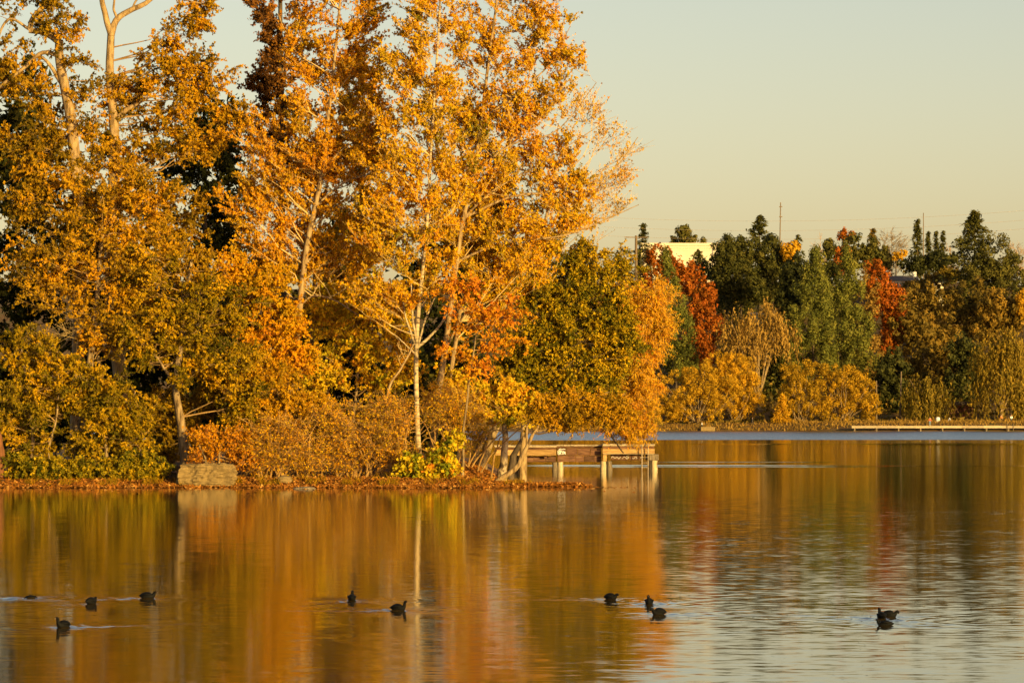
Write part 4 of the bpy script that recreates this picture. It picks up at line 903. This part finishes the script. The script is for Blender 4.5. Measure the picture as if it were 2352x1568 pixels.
# skyline
conifer('fir_tree', 'small ragged fir on the skyline at the left end of the pale building', 1477, 1012, 511, 50, FPINE, nw=26, per=9, fs=0.8, power=0.85, jit=0.4)
billow('round_tree', 'round dark tree standing behind the pale building roof', 1571, 1036, [(1571, 548, 24, 24), (1574, 532, 12, 12)], FPINE, 40, 40, 1.1, 0.7, tm=0.8)
billow('round_tree', 'tiny shrubby tree top right of the round one behind the building', 1615, 1036, [(1615, 556, 7, 9)], FPINE, 12, 30, 0.7, 0.6, tm=0.6)
conifer('fir_tree', 'small pine standing in front of the pale building', 1604, 965, 571, 34, FPINE, nw=22, per=8, fs=0.8, power=0.55, jit=0.35)
conifer('fir_tree', 'tall dark fir rising to a point above the pine clump', 1745, 905, 494, 112, FPINE, nw=56, per=11, fs=0.85, power=0.85, jit=0.35, droop=0.1)
billow('pine_tree', 'broad dark pine clump right of the pale building', 1682, 872, [(1672, 580, 32, 35), (1700, 570, 30, 28), (1690, 630, 48, 40), (1720, 670, 48, 30), (1660, 620, 25, 30)], FPINE, 150, 75, 1.6, 0.55, tm=0.5)
billow('pine_tree', 'dark pine clump below the tall fir', 1775, 876, [(1770, 590, 40, 45), (1790, 640, 40, 50), (1760, 680, 45, 25), (1730, 610, 30, 30)], FPINE, 130, 75, 1.6, 0.55, tm=0.42)
conifer('fir_tree', 'jagged dark pine top, leftmost above the pine clump beside the building', 1668, 874, 535, 46, FPINE, nw=40, per=9, fs=0.75, power=0.5, jit=0.45, droop=0.05, tm=0.55)
conifer('fir_tree', 'jagged dark pine top between the leftmost one and the tall fir', 1702, 873, 538, 44, FPINE, nw=40, per=9, fs=0.75, power=0.45, jit=0.45, droop=0.05, tm=0.6)
conifer('fir_tree', 'broken dark fir top right of the tall fir under the utility pole', 1778, 880, 546, 40, FPINE, nw=36, per=9, fs=0.75, power=0.45, jit=0.45, droop=0.05, tm=0.5)
billow('maple_tree', 'small orange tree peeking out between pines on the hill', 1816, 872, [(1814, 582, 14, 26), (1822, 565, 10, 12)], FGOLD, 26, 40, 1.0, 0.6, tm=0.9)
conifer('fir_tree', 'small dark fir top just right of the orange hill tree', 1832, 925, 537, 46, FPINE, nw=26, per=8, fs=0.8, power=0.8, jit=0.4)
billow('maple_tree', 'orange red round tree on the skyline right of the utility pole', 1942, 985, [(1945, 541, 16, 14)], FRED, 20, 40, 1.0, 0.6, tm=0.85)
bare('bare_tree', 'bare brushy tree on the skyline left of the orange one', 1885, 985, 532, 30, 40, 'twig')
bare('bare_tree', 'pale bare branching tree on the skyline between dark conifers', 2048, 990, 514, 44, 120, 'bark')
bare('bare_tree', 'low bare brush on the skyline between narrow spires and the big fir', 2185, 995, 560, 20, 24, 'twig')
bare('bare_tree', 'bare brush on the skyline at the right edge', 2335, 985, 545, 40, 50, 'twig')
conifer('fir_tree', 'greenish pointed fir left of the pale bare skyline tree', 2005, 975, 522, 38, FOLIVE, nw=26, per=8, fs=0.8, power=0.8)
conifer('fir_tree', 'dark pointed fir beside the thin skyline pole', 2107, 992, 501, 30, FPINE, nw=34, per=9, fs=0.75, power=0.8, jit=0.35)
conifer('cypress_tree', 'narrow dark spire, left of the three on the skyline', 2132, 995, 530, 11, FPINE, nw=30, per=8, fs=0.6, power=0.5)
conifer('cypress_tree', 'narrow dark spire, middle of the three on the skyline', 2150, 995, 530, 11, FPINE, nw=30, per=8, fs=0.6, power=0.5)
conifer('cypress_tree', 'narrow dark spire, right of the three on the skyline', 2166, 995, 529, 11, FPINE, nw=30, per=8, fs=0.6, power=0.5)
billow('round_tree', 'dark green rounded tree on the hill behind the tall cedars', 1925, 950, [(1915, 572, 40, 20), (1965, 568, 40, 25), (1930, 600, 60, 25)], FPINE, 90, 50, 1.4, 0.75, tm=0.62)
billow('round_tree', 'olive rounded tree on the hill left of the bare skyline tree', 2010, 955, [(2010, 592, 32, 28), (2030, 610, 20, 20)], FPINE, 60, 50, 1.3, 0.75, tm=0.72)
billow('maple_tree', 'small orange shrubby tree under the bare skyline tree', 2058, 968, [(2062, 590, 20, 8), (2075, 580, 10, 8)], FGOLD, 20, 30, 0.7, 0.5, tm=0.95)
billow('hedge', 'black green clipped hedge on the hill above the grey roof', 2105, 972, [(2100, 608, 34, 15), (2160, 600, 34, 18)], FPINE, 70, 45, 1.2, 0.7, tm=0.1)
conifer('fir_tree', 'big dark fir towering over the right of the hill', 2238, 930, 482, 118, FPINE, nw=80, per=11, fs=0.9, power=0.85, jit=0.35, tm=0.55, droop=0.1)
billow('round_tree', 'large dark rounded tree right of the towering fir', 2300, 925, [(2290, 590, 45, 50), (2320, 640, 50, 50), (2260, 640, 50, 45)], FPINE, 140, 75, 1.6, 0.55, tm=0.72)
billow('round_tree', 'yellow green bush on the hill beside the grey roof', 2195, 950, [(2190, 632, 26, 12), (2165, 628, 10, 10)], FYG, 40, 40, 1.0, 0.6, tm=0.5)
# middle slope
billow('round_tree', 'low olive bush in front of the grey-roofed house', 2105, 948, [(2100, 655, 30, 10), (2125, 648, 20, 14), (2150, 645, 26, 14)], FOLIVE, 46, 40, 0.9, 0.6, tm=0.6)
billow('cedar_tree', 'dense green pointed cedar beside the gold willow of the island', 1553, 800, [(1530, 596, 6, 20, 2.5), (1536, 640, 17, 34, 1.2), (1550, 700, 27, 42), (1562, 770, 36, 44), (1568, 830, 42, 40)], FCEDAR, 130, 90, 1.25, 0.42, tm=0.42, stretch=1.5, surf=0.15, wide=1.05)
billow('redwood_tree', 'tall red-orange tree right of the green pointed cedar', 1605, 822, [(1585, 640, 26, 30), (1600, 690, 34, 45), (1622, 680, 18, 40), (1620, 750, 34, 50), (1600, 810, 36, 50), (1560, 620, 16, 24)], FRED, 170, 50, 1.2, 0.6, tm=0.55, stretch=1.5)
billow('redwood_tree', 'short red tree in front of the pale building', 1518, 850, [(1512, 592, 26, 24), (1535, 615, 20, 25), (1500, 640, 30, 30)], FRED, 70, 45, 1.1, 0.6, tm=0.35)
billow('pine_tree', 'dark pine under the small pine before the building', 1615, 900, [(1612, 625, 26, 22), (1640, 680, 30, 30)], FPINE, 60, 50, 1.4, 0.7, tm=0.35)
billow('cedar_tree', 'tall green cedar, left of the joined pair in the middle', 1868, 800, [(1874, 586, 6, 18, 3), (1872, 620, 15, 32, 1.3), (1868, 675, 30, 42), (1864, 740, 42, 46), (1862, 815, 50, 48)], FCEDAR, 190, 90, 1.3, 0.42, tm=0.5, stretch=1.45, surf=0.22, wide=1.35)
billow('cedar_tree', 'tall green cedar, right of the joined pair in the middle', 1950, 803, [(1944, 592, 6, 18, 3), (1946, 630, 15, 34, 1.3), (1952, 690, 28, 44), (1960, 765, 36, 48), (1962, 835, 40, 46)], FCEDAR, 170, 90, 1.3, 0.42, tm=0.58, stretch=1.45, surf=0.22, wide=1.35)
billow('maple_tree', 'red-tipped tree showing above the right cedar', 1940, 850, [(1938, 584, 14, 16), (1925, 620, 10, 20)], FRED, 24, 40, 0.9, 0.55, tm=0.7)
billow('redwood_tree', 'bright red tall tree right of the paired cedars', 2035, 815, [(2010, 640, 24, 36), (2035, 690, 34, 45), (2055, 700, 20, 40), (2045, 760, 26, 45), (2035, 810, 18, 30)], FRED, 140, 50, 1.2, 0.6, tm=0.62, stretch=1.5)
billow('oak_tree', 'brown orange tree between the right cedar and the bright red tree', 1995, 812, [(1995, 680, 20, 60), (2000, 820, 28, 50), (1990, 890, 25, 30)], FBROWN, 80, 45, 1.2, 0.6, tm=0.25)
weeping('willow_tree', 'brown weeping willow under the dark pines', 1742, 792, [(1690, 730, 42, 26), (1750, 722, 40, 30), (1800, 745, 34, 40), (1720, 770, 50, 30)], FBROWN, 420, (3, 9), 18, tm=0.5)
for (lab, x, D, env, mt, tm) in (
    ('olive brown tall tree right of the bright red tree', 2095, 812, [(2085, 740, 36, 50), (2110, 800, 40, 60), (2090, 880, 45, 60)], FOLIVE, 0.5),
    ('dull olive tree on the slope under the grey roof', 2130, 870, [(2110, 680, 40, 32), (2160, 690, 45, 35), (2140, 740, 50, 40)], FOLIVE, 0.55),
    ('tall brown-olive tree above the small shore willow', 2170, 820, [(2160, 760, 34, 50), (2185, 820, 36, 60), (2150, 870, 40, 40)], FOLIVE, 0.62),
    ('dark olive tree on the upper right slope', 2235, 868, [(2225, 680, 45, 40), (2265, 710, 40, 40), (2220, 750, 40, 40)], FOLIVE, 0.3),
    ('rusty brown tree on the right slope above the big willow', 2300, 852, [(2290, 700, 40, 30), (2330, 730, 34, 36), (2270, 750, 36, 30)], FOLIVE, 0.75),
    ('orange tree cut by the right edge on the slope', 2352, 850, [(2354, 700, 14, 24)], FGOLD, 0.95),
    ('dark shadowed tree behind the brown shelter', 2210, 800, [(2215, 840, 40, 60), (2200, 900, 36, 40)], FPINE, 0.35),
    ('reddish brown tree behind the right willow', 2345, 800, [(2340, 830, 30, 50), (2352, 900, 25, 50)], FBROWN, 0.2),
    ('dark shadowed tree left of the small shore willow', 2048, 790, [(2050, 860, 36, 50), (2055, 920, 32, 45)], FPINE, 0.3),
    ('dark tree behind the brown willow trunk', 1790, 806, [(1800, 840, 40, 40), (1740, 880, 50, 40), (1690, 850, 30, 40)], FPINE, 0.4),
    ('dark tree between the pines and the left cedar', 1820, 850, [(1825, 640, 26, 50), (1815, 700, 26, 50)], FPINE, 0.15)):
    billow('slope_tree', lab, x, D, env, mt, 110, 50, 1.4, 0.7, tm=tm, stretch=1.2)
billow('pine_tree', 'dark pine filling the gap between the two cedars', 1910, 838, [(1910, 640, 16, 40), (1908, 720, 18, 50)], FPINE, 60, 45, 1.2, 0.6, tm=0.4)
# along the shore
for (lab, x, D_, env, mt, tm) in (
    ('far gold willow glimpsed under the island alders beyond the dock', 1300, 764, [(1290, 900, 60, 60), (1340, 920, 50, 50), (1250, 930, 50, 45)], FGOLD, 0.5),
    ('far brown willow mostly hidden behind the island willow', 1430, 766, [(1420, 890, 50, 60), (1470, 920, 40, 50), (1380, 930, 45, 40)], FBROWN, 0.6),
    ('far gold willow behind the twin stems, beyond the lake', 1180, 764, [(1180, 900, 60, 60), (1120, 930, 50, 45)], FGOLD, 0.4),
    ('far dark tree behind the island alder crown', 1340, 810, [(1320, 780, 60, 70), (1400, 760, 60, 80), (1350, 860, 80, 50)], FOLIVE, 0.6),
    ('far olive tree behind the twin gold stems', 1210, 812, [(1210, 780, 70, 70), (1150, 820, 60, 70), (1270, 840, 50, 50)], FOLIVE, 0.5),
    ('far red-brown tree behind the island willow crown', 1465, 815, [(1465, 740, 40, 80), (1450, 830, 50, 60)], FBROWN, 0.3)):
    billow('far_tree', lab, x, D_, env, mt, 120, 45, 1.3, 0.6, tm=tm, stretch=1.2)
billow('willow_shrub', 'gold spreading willow with bare limbs at left of the far shore', 1600, 763, [(1560, 890, 44, 36), (1530, 930, 30, 30), (1610, 875, 46, 34), (1600, 935, 70, 34, 0.8), (1650, 900, 46, 40), (1540, 955, 40, 24, 0.7)], FGOLD, 240, 70, 0.95, 0.31, tm=0.5, lim=34, up=0.6)
billow('willow_shrub', 'bright gold rounded willow at the far shore', 1690, 768, [(1690, 860, 44, 48), (1722, 905, 30, 45), (1660, 845, 36, 34), (1680, 925, 50, 32, 0.7)], FGOLD, 240, 70, 0.95, 0.31, tm=0.72, lim=18, up=0.5)
billow('willow_shrub', 'gold shoreside willow with fan of grey limbs, left of two', 1838, 764, [(1818, 870, 28, 34), (1870, 862, 32, 32), (1850, 915, 46, 40, 0.8), (1808, 925, 22, 36, 0.7)], FGOLD, 200, 70, 0.95, 0.31, tm=0.32, lim=30, up=0.5)
billow('willow_shrub', 'gold shoreside willow with leaning limbs, right of two', 1935, 764, [(1930, 868, 40, 36), (1968, 900, 40, 40), (1998, 935, 22, 28), (1920, 935, 40, 34, 0.7)], FGOLD, 225, 70, 0.95, 0.31, tm=0.45, lim=28, up=0.5)
conifer('redwood_sapling', 'small orange cone-shaped sapling between the gold willows', 1796, 760, 905, 26, FGOLD, nw=26, per=9, fs=0.45, power=0.7, tm=0.95)
weeping('willow_tree', 'small olive weeping willow above the far pier', 2125, 768, [(2120, 890, 40, 22), (2150, 900, 30, 26), (2095, 920, 28, 26), (2110, 940, 45, 20)], FYG, 300, (2, 6), 16, tm=0.45, trunk=0.25)
weeping('willow_tree', 'large yellow-olive weeping willow at the right edge', 2300, 772, [(2270, 790, 40, 30), (2320, 780, 40, 30), (2250, 840, 26, 36), (2310, 850, 60, 40), (2350, 860, 30, 60)], FYG, 640, (4, 12), 20, tm=0.62)
# ground cover on the slope and rough grass along the far bank
n = 22000
gx = rng.uniform(-10, 150, n); gy = 762 + 250 * rng.uniform(0, 1, n) ** 1.3
gz = far_h(gx, gy) + np.abs(rng.normal(size=n)) * 3.0 * sstep(765, 800, gy) + 0.2
v, f = leaf_quads(np.stack([gx, gy, gz], 1), rng.normal(size=(n, 3)), 1.0, 0.8)
o = mesh_quads('undergrowth', v, f, FOLIVE, tint=np.clip(rng.normal(size=n) * 0.2 + 0.4 + 0.2 * vnoise(gx, gy, 0.05), 0, 1), kind='stuff'); o['label'] = 'dark undergrowth covering the far slope'; o['category'] = 'undergrowth'
n = 12000
gx = rng.uniform(-10, 125, n); gy = 749 + 12 * rng.uniform(0, 1, n); gz = far_h(gx, gy)
k = gz > 0.05; gx, gy, gz = gx[k], gy[k], gz[k]
hh = 0.25 + 0.75 * np.clip(vnoise(gx, gy, 0.5), 0, 1.4)
v, f = leaf_quads(np.stack([gx, gy, gz + hh * rng.uniform(0.1, 0.9, len(gx))], 1), rng.normal(size=(len(gx), 3)) * 0.5 + [0, 0, 1], 0.6, 0.2)
o = mesh_quads('bank_grass', v, f, FBROWN, tint=np.clip(rng.normal(size=len(gx)) * 0.25 + 0.4, 0, 1), kind='stuff'); o['label'] = 'rough dry grass along the far bank'; o['category'] = 'grass'

# buildings
def boxpart(name, root, b, x0, x1, y0, y1, z0, z1, mat, parent=None):
    v, f = boxq(((x0 + x1) / 2, (y0 + y1) / 2, (z0 + z1) / 2), (x1 - x0, y1 - y0, z1 - z0)); return mesh_quads(name, v, f, M[mat], parent or root, b)
def fx(x, D): return (x - CX) * D / FPX
def fz(y, D): return CAM_H - (y - HY) * D / FPX
D = 1012.0
bld = thing('pale_building', 'long cream flat-roofed building on the hilltop behind red trees', 'building', (fx(1555, D), D + 6, 41)); bo = np.array([fx(1555, D), D + 6, 41.0])
boxpart('wall', bld, bo, fx(1472, D), fx(1656, D), D, D + 14, 36, fz(564, D), 'cream')
boxpart('parapet', bld, bo, fx(1471, D), fx(1657, D), D - 0.35, D + 14.3, fz(563.9, D), fz(558, D), 'cream')
boxpart('ledge', bld, bo, fx(1471.5, D), fx(1656.5, D), D - 0.25, D, fz(570, D), fz(567.5, D), 'cream')
boxpart('ledge', bld, bo, fx(1471.5, D), fx(1656.5, D), D - 0.2, D, fz(598, D), fz(596.5, D), 'cream')
boxpart('side_wing', bld, bo, fx(1465, D), fx(1471.6, D), D + 3, D + 12, 36, fz(570, D), 'roof')

def house(label, x, D, w, ybase, yeave, yridge, wall='white', roof='roof', chim=True):
    X = fx(x, D); z0 = HG(X, D) - 1; hw = w / 2 * D / FPX; ze, zr = fz(yeave, D), fz(yridge, D)
    b = np.array([X, D, z0]); root = thing('hill_house', label, 'house', b)
    boxpart('wall', root, b, X - hw, X + hw, D, D + 8, z0, ze, wall)
    v = np.array([[X - hw - .5, D - .6, ze], [X + hw + .5, D - .6, ze], [X + hw + .5, D + 4, zr], [X - hw - .5, D + 4, zr], [X - hw - .5, D + 8.6, ze], [X + hw + .5, D + 8.6, ze]])
    rf = mesh_quads('roof', v, np.array([[0, 1, 2, 3], [3, 2, 5, 4], [0, 3, 4, 0][:4], [1, 5, 2, 1][:4]])[:2], M[roof], root, b)
    for i in range(3):
        wx_ = X - hw + (i + 0.5) * 2 * hw / 3; boxpart('window', root, b, wx_ - 0.5, wx_ + 0.5, D - 0.06, D + 0.05, ze - 1.7, ze - 0.5, 'glass')
    if chim: boxpart('chimney', root, b, X + hw * 0.8, X + hw * 0.8 + 0.8, D + 3, D + 4, ze, zr + 1.0, 'white', rf)
house('low house with grey roof and pale wall on the hill', 2078, 955, 58, 660, 645, 632, wall='cream')
house('small house half hidden by the hedge, showing a pale gable', 2158, 960, 20, 640, 636, 629, wall='cream', chim=False)
house('small blue-grey house between the pines and the brown willow', 1737, 835, 26, 735, 722, 716, wall='glass', chim=False)
D = 782.0
sh = thing('park_shelter', 'dark brown park shelter under the trees behind the pier', 'building', (fx(2205, D), D, HG(fx(2205, D), D))); so = np.array(sh.location)
M['brick'] = noise_mat('brown_brick', [(0.3, (0.10, 0.045, 0.025)), (0.7, (0.20, 0.09, 0.05))], nscale=3, bump=0)
boxpart('wall', sh, so, fx(2182, D), fx(2236, D), D, D + 6, so[2] - 0.5, fz(930, D), 'brick')
boxpart('roof', sh, so, fx(2172, D), fx(2244, D), D - 2, D + 8, fz(929.6, D), fz(922, D), 'bark_dark')
boxpart('door', sh, so, fx(2195, D), fx(2204, D), D - 0.06, D + 0.02, so[2] - 0.2, fz(936, D), 'wood_dark')
boxpart('post', sh, so, fx(2176, D), fx(2178.5, D), D - 1.6, D - 1.35, so[2] - 0.5, fz(929.7, D), 'bark_dark'); boxpart('post', sh, so, fx(2240, D), fx(2242.5, D), D - 1.6, D - 1.35, so[2] - 0.5, fz(929.7, D), 'bark_dark')

# utility poles and lines
def upole(label, x, D, ytop, w=0.32, arm=None, tiltx=0.0, mat='pole'):
    X = fx(x, D); z0 = HG(X, D); zt = fz(ytop, D); b = np.array([X, D, z0]); root = thing('utility_pole', label, 'pole', b)
    v, f = tubes(np.array([[X - tiltx, D, z0 - 1], [X, D, zt]]), np.array([w, w * 0.7]), 8); mesh_quads('shaft', v, f, M[mat], root, b)
    if arm:
        for dzm in arm[1:]:
            boxpart('crossarm', root, b, X - arm[0], X + arm[0], D - 0.35, D - 0.2, zt - dzm - 0.12, zt - dzm + 0.12, mat)
    return root
upole('tall thin utility pole above the dark pines', 1793, 988, 465, 0.20, (0.45, 1.2, 4.0), 0.5)
upole('thin utility pole beside the pointed skyline fir', 2121, 985, 489, 0.16, None)
upole('thick tan utility pole with crossarm at the left end of the pale building', 1461, 985, 541, 0.5, (3.2, 0.5))
upole('short pale bare post on the far shore beside the gold willow', 2013, 772, 874, 0.20)
upole('pale slanting post standing in dark trees above the pier', 2070, 772, 853, 0.20, None, 0.3)
for i, (ya, yb) in enumerate(((499, 478), (521, 500), (541, 520))):
    pa, pb = np.array([fx(1380, 1000), 1000.0, fz(ya, 1000)]), np.array([fx(2420, 1000), 1000.0, fz(yb, 1000)])
    t = np.linspace(0, 1, 24)[:, None]; L_ = pa * (1 - t) + pb * t; L_[:, 2] -= 2.2 * (1 - (2 * t[:, 0] - 1) ** 2)
    v, f = tubes(L_, np.full(24, 0.028), 4); o = mesh_quads('power_line', v, f, M['steel'], origin=pa)
    tag(o, ('highest', 'middle', 'lowest')[i] + ' of the three faint power lines crossing the sky', 'power line', 'power lines over the hill')

# pier
D = 745.0
pier = thing('far_pier', 'long low wooden pier on the far shore at right', 'pier', (fx(2160, D), D, 0)); po = np.array([fx(2160, D), D, 0.0])
zt = fz(977.4, D)
x = fx(1955, D)
while x < fx(2400, D):
    boxpart('deck_section', pier, po, x, x + 4.55, D - 1.3, D + 1.6, zt - 0.22 + rng.uniform(-.02, .02), zt + rng.uniform(-.02, .02), 'wood_grey')
    boxpart('edge_beam', pier, po, x, x + 4.6, D - 1.42, D - 1.31, zt - 0.5, zt - 0.05, 'wood_grey')
    for dd_ in (-1.0, 1.2):
        v, f = tubes(np.array([[x + 0.6, D + dd_, -1.0], [x + 0.6, D + dd_, zt - 0.23]]), np.full(2, 0.19), 8); mesh_quads('pile', v, f, M['pile_dark_shade'], pier, po, smooth=True)
    x += 4.6
for xx in (2146, 2160):
    v, f = tubes(np.array([[fx(xx + 165, D), D - 1.5, -0.6], [fx(xx + 165, D), D - 1.5, zt + 0.5]]), np.full(2, 0.06), 6); mesh_quads('ladder_rail', v, f, M['pole'], pier, po)
for i in range(16):
    xx = 2160 + i * 3.4 + rng.uniform(-1, 1)
    boulder('shore_stone', '%s pale stone of the rubble heap under the far pier' % ('first second third fourth fifth sixth seventh eighth ninth tenth eleventh twelfth thirteenth fourteenth fifteenth sixteenth'.split()[i] + ' from the left'), fx(xx, 748), 748.5 + rng.uniform(-.6, .6), rng.uniform(.5, 1.0), .7, rng.uniform(.4, .75), M['rock'], i * 3.1, 0.7, 1, 0.0, 0.05)['group'] = 'rubble under the far pier'
# seawall block, bin, folding sign
v, f = boxq((0, 0, 0.25), (3.0, 1.6, 1.3)); o = mesh_quads('concrete_block', v, f, M['rock'], origin=(0, 0, 0)); o.location = (fx(1626, 754), 755, 0.0); tag(o, 'low square concrete block at the far shore under the gold willow', 'concrete block'); bv = o.modifiers.new('b', 'BEVEL'); bv.width = 0.06
X = fx(2154, 758); z = HG(X, 758); b = np.array([X, 758, z]); root = thing('litter_bin', 'white litter bin on the far bank behind the pier', 'bin', b)
v, f = tubes(np.array([[X, 758, z], [X, 758, z + 0.5], [X, 758, z + 1.05], [X, 758, z + 1.15]]), np.array([.42, .46, .46, .40]), 12); mesh_quads('drum', v, f, M['white'], root, b, smooth=True)
v, f = tubes(np.array([[X, 758, z + 1.15], [X, 758, z + 1.28]]), np.array([.44, .05]), 12); mesh_quads('lid', v, f, M['white'], root, b)
X = fx(2181, 757); z = HG(X, 757); b = np.array([X, 757, z]); root = thing('folding_sign', 'white A-frame folding sign standing on the far bank', 'sign', b)
for sg in (-1, 1):
    v, f = boxq((0, 0, 0), (0.08, 0.7, 1.15)); ca, sa = math.cos(sg * 0.42), math.sin(sg * 0.42)
    v = np.stack([v[:, 0] * ca + v[:, 2] * sa, v[:, 1], -v[:, 0] * sa + v[:, 2] * ca], 1) + [X - sg * 0.24, 757, z + 0.54]
    mesh_quads('board', v, f, M['white'], root, b)

# people on the far shore
def person(label, x, D, z, h, jacket, trousers, face=-1.57, stride=0.12):
    X = fx(x, D); root = thing('person', label, 'person', (X, D, z)); root.rotation_euler = (0, 0, face + 1.57); root.scale = (h / 1.75,) * 3
    skin = M.setdefault('skin', flat_mat('skin', (0.45, 0.27, 0.18))); hair = M.setdefault('hair', flat_mat('hair', (0.05, 0.03, 0.02)))
    def skinned(name, verts, edges, rad, mat, par):
        me = bpy.data.meshes.new(name); me.from_pydata(verts, edges, []); o = bpy.data.objects.new(name, me); COL.objects.link(o); o.parent = par
        o.modifiers.new('skin', 'SKIN'); me.materials.append(mat)
        for sv, r in zip(me.skin_vertices[0].data, rad): sv.radius = (r, r)
        me.skin_vertices[0].data[0].use_root = True
        s_ = o.modifiers.new('sub', 'SUBSURF'); s_.levels = s_.render_levels = 1
        return o
    a = stride
    vb = [(0, 0, .95), (0, 0, 1.2), (0, 0, 1.42), (0, 0, 1.52), (0, -.02, 1.64), (0, -.01, 1.74), (-.19, 0, 1.40), (-.24, .02, 1.12), (-.22, -.08, .88), (.19, 0, 1.40), (.24, -.02, 1.12), (.22, -.10, .88),
          (-.09, 0, .90), (-.10, -a, .50), (-.10, -a * .7, .08), (.09, 0, .90), (.10, a, .50), (.10, a * 1.2, .08), (-.10, -a * .7 - .14, .04), (.10, a * 1.2 - .14, .04)]
    eb = [(0, 1), (1, 2), (2, 3), (3, 4), (4, 5), (2, 6), (6, 7), (7, 8), (2, 9), (9, 10), (10, 11), (0, 12), (12, 13), (13, 14), (0, 15), (15, 16), (16, 17), (14, 18), (17, 19)]
    rb = [.13, .13, .14, .055, .09, .07, .06, .045, .035, .06, .045, .035, .085, .06, .045, .085, .06, .045, .04, .04]
    body = skinned('body', vb, eb, rb, skin, root)
    skinned('jacket', [vb[i] for i in (1, 0, 2, 6, 7, 9, 10)] + [(-.225, -.05, .94), (.225, -.07, .94)], [(0, 1), (0, 2), (2, 3), (3, 4), (4, 7), (2, 5), (5, 6), (6, 8)], [.165, .165, .16, .08, .065, .08, .065, .055, .055], jacket, root)
    skinned('trousers', [vb[i] for i in (0, 12, 13, 14, 15, 16, 17)], [(0, 1), (1, 2), (2, 3), (0, 4), (4, 5), (5, 6)], [.145, .105, .08, .065, .105, .08, .065], trousers, root)
    skinned('hair', [(0, .02, 1.70), (0, .04, 1.75), (0, .05, 1.64)], [(0, 1), (0, 2)], [.095, .06, .06], hair, root)
    return root
red = flat_mat('red_orange_cloth', (0.60, 0.11, 0.04)); jeans = flat_mat('blue_denim', (0.16, 0.22, 0.30)); blk = flat_mat('dark_cloth', (0.03, 0.03, 0.035)); wht = M['white']; org = flat_mat('orange_cloth', (0.62, 0.20, 0.04))
person('person in red and orange top and pale jeans standing on the far pier', 2136, 745, zt + 0.02, 1.76, red, jeans)
person('person in dark clothes walking on the far bank by the gold willow', 1728, 759, HG(fx(1728, 759), 759), 1.75, blk, blk, 0.0, 0.2)
person('person in white top among the gold willow limbs at the far shore', 1612, 757, HG(fx(1612, 757), 757), 1.6, wht, blk, 0.0, 0.2)
person('person in white jacket under the right willow', 2323, 761, HG(fx(2323, 761), 761), 1.7, wht, jeans)
person('person in orange jacket just left of the one in white, under the right willow', 2300, 761, HG(fx(2300, 761), 761), 1.7, org, blk)
print('TRIS', sum(len(o.data.loops) - 2 * len(o.data.polygons) for o in bpy.data.objects if o.type == 'MESH'))
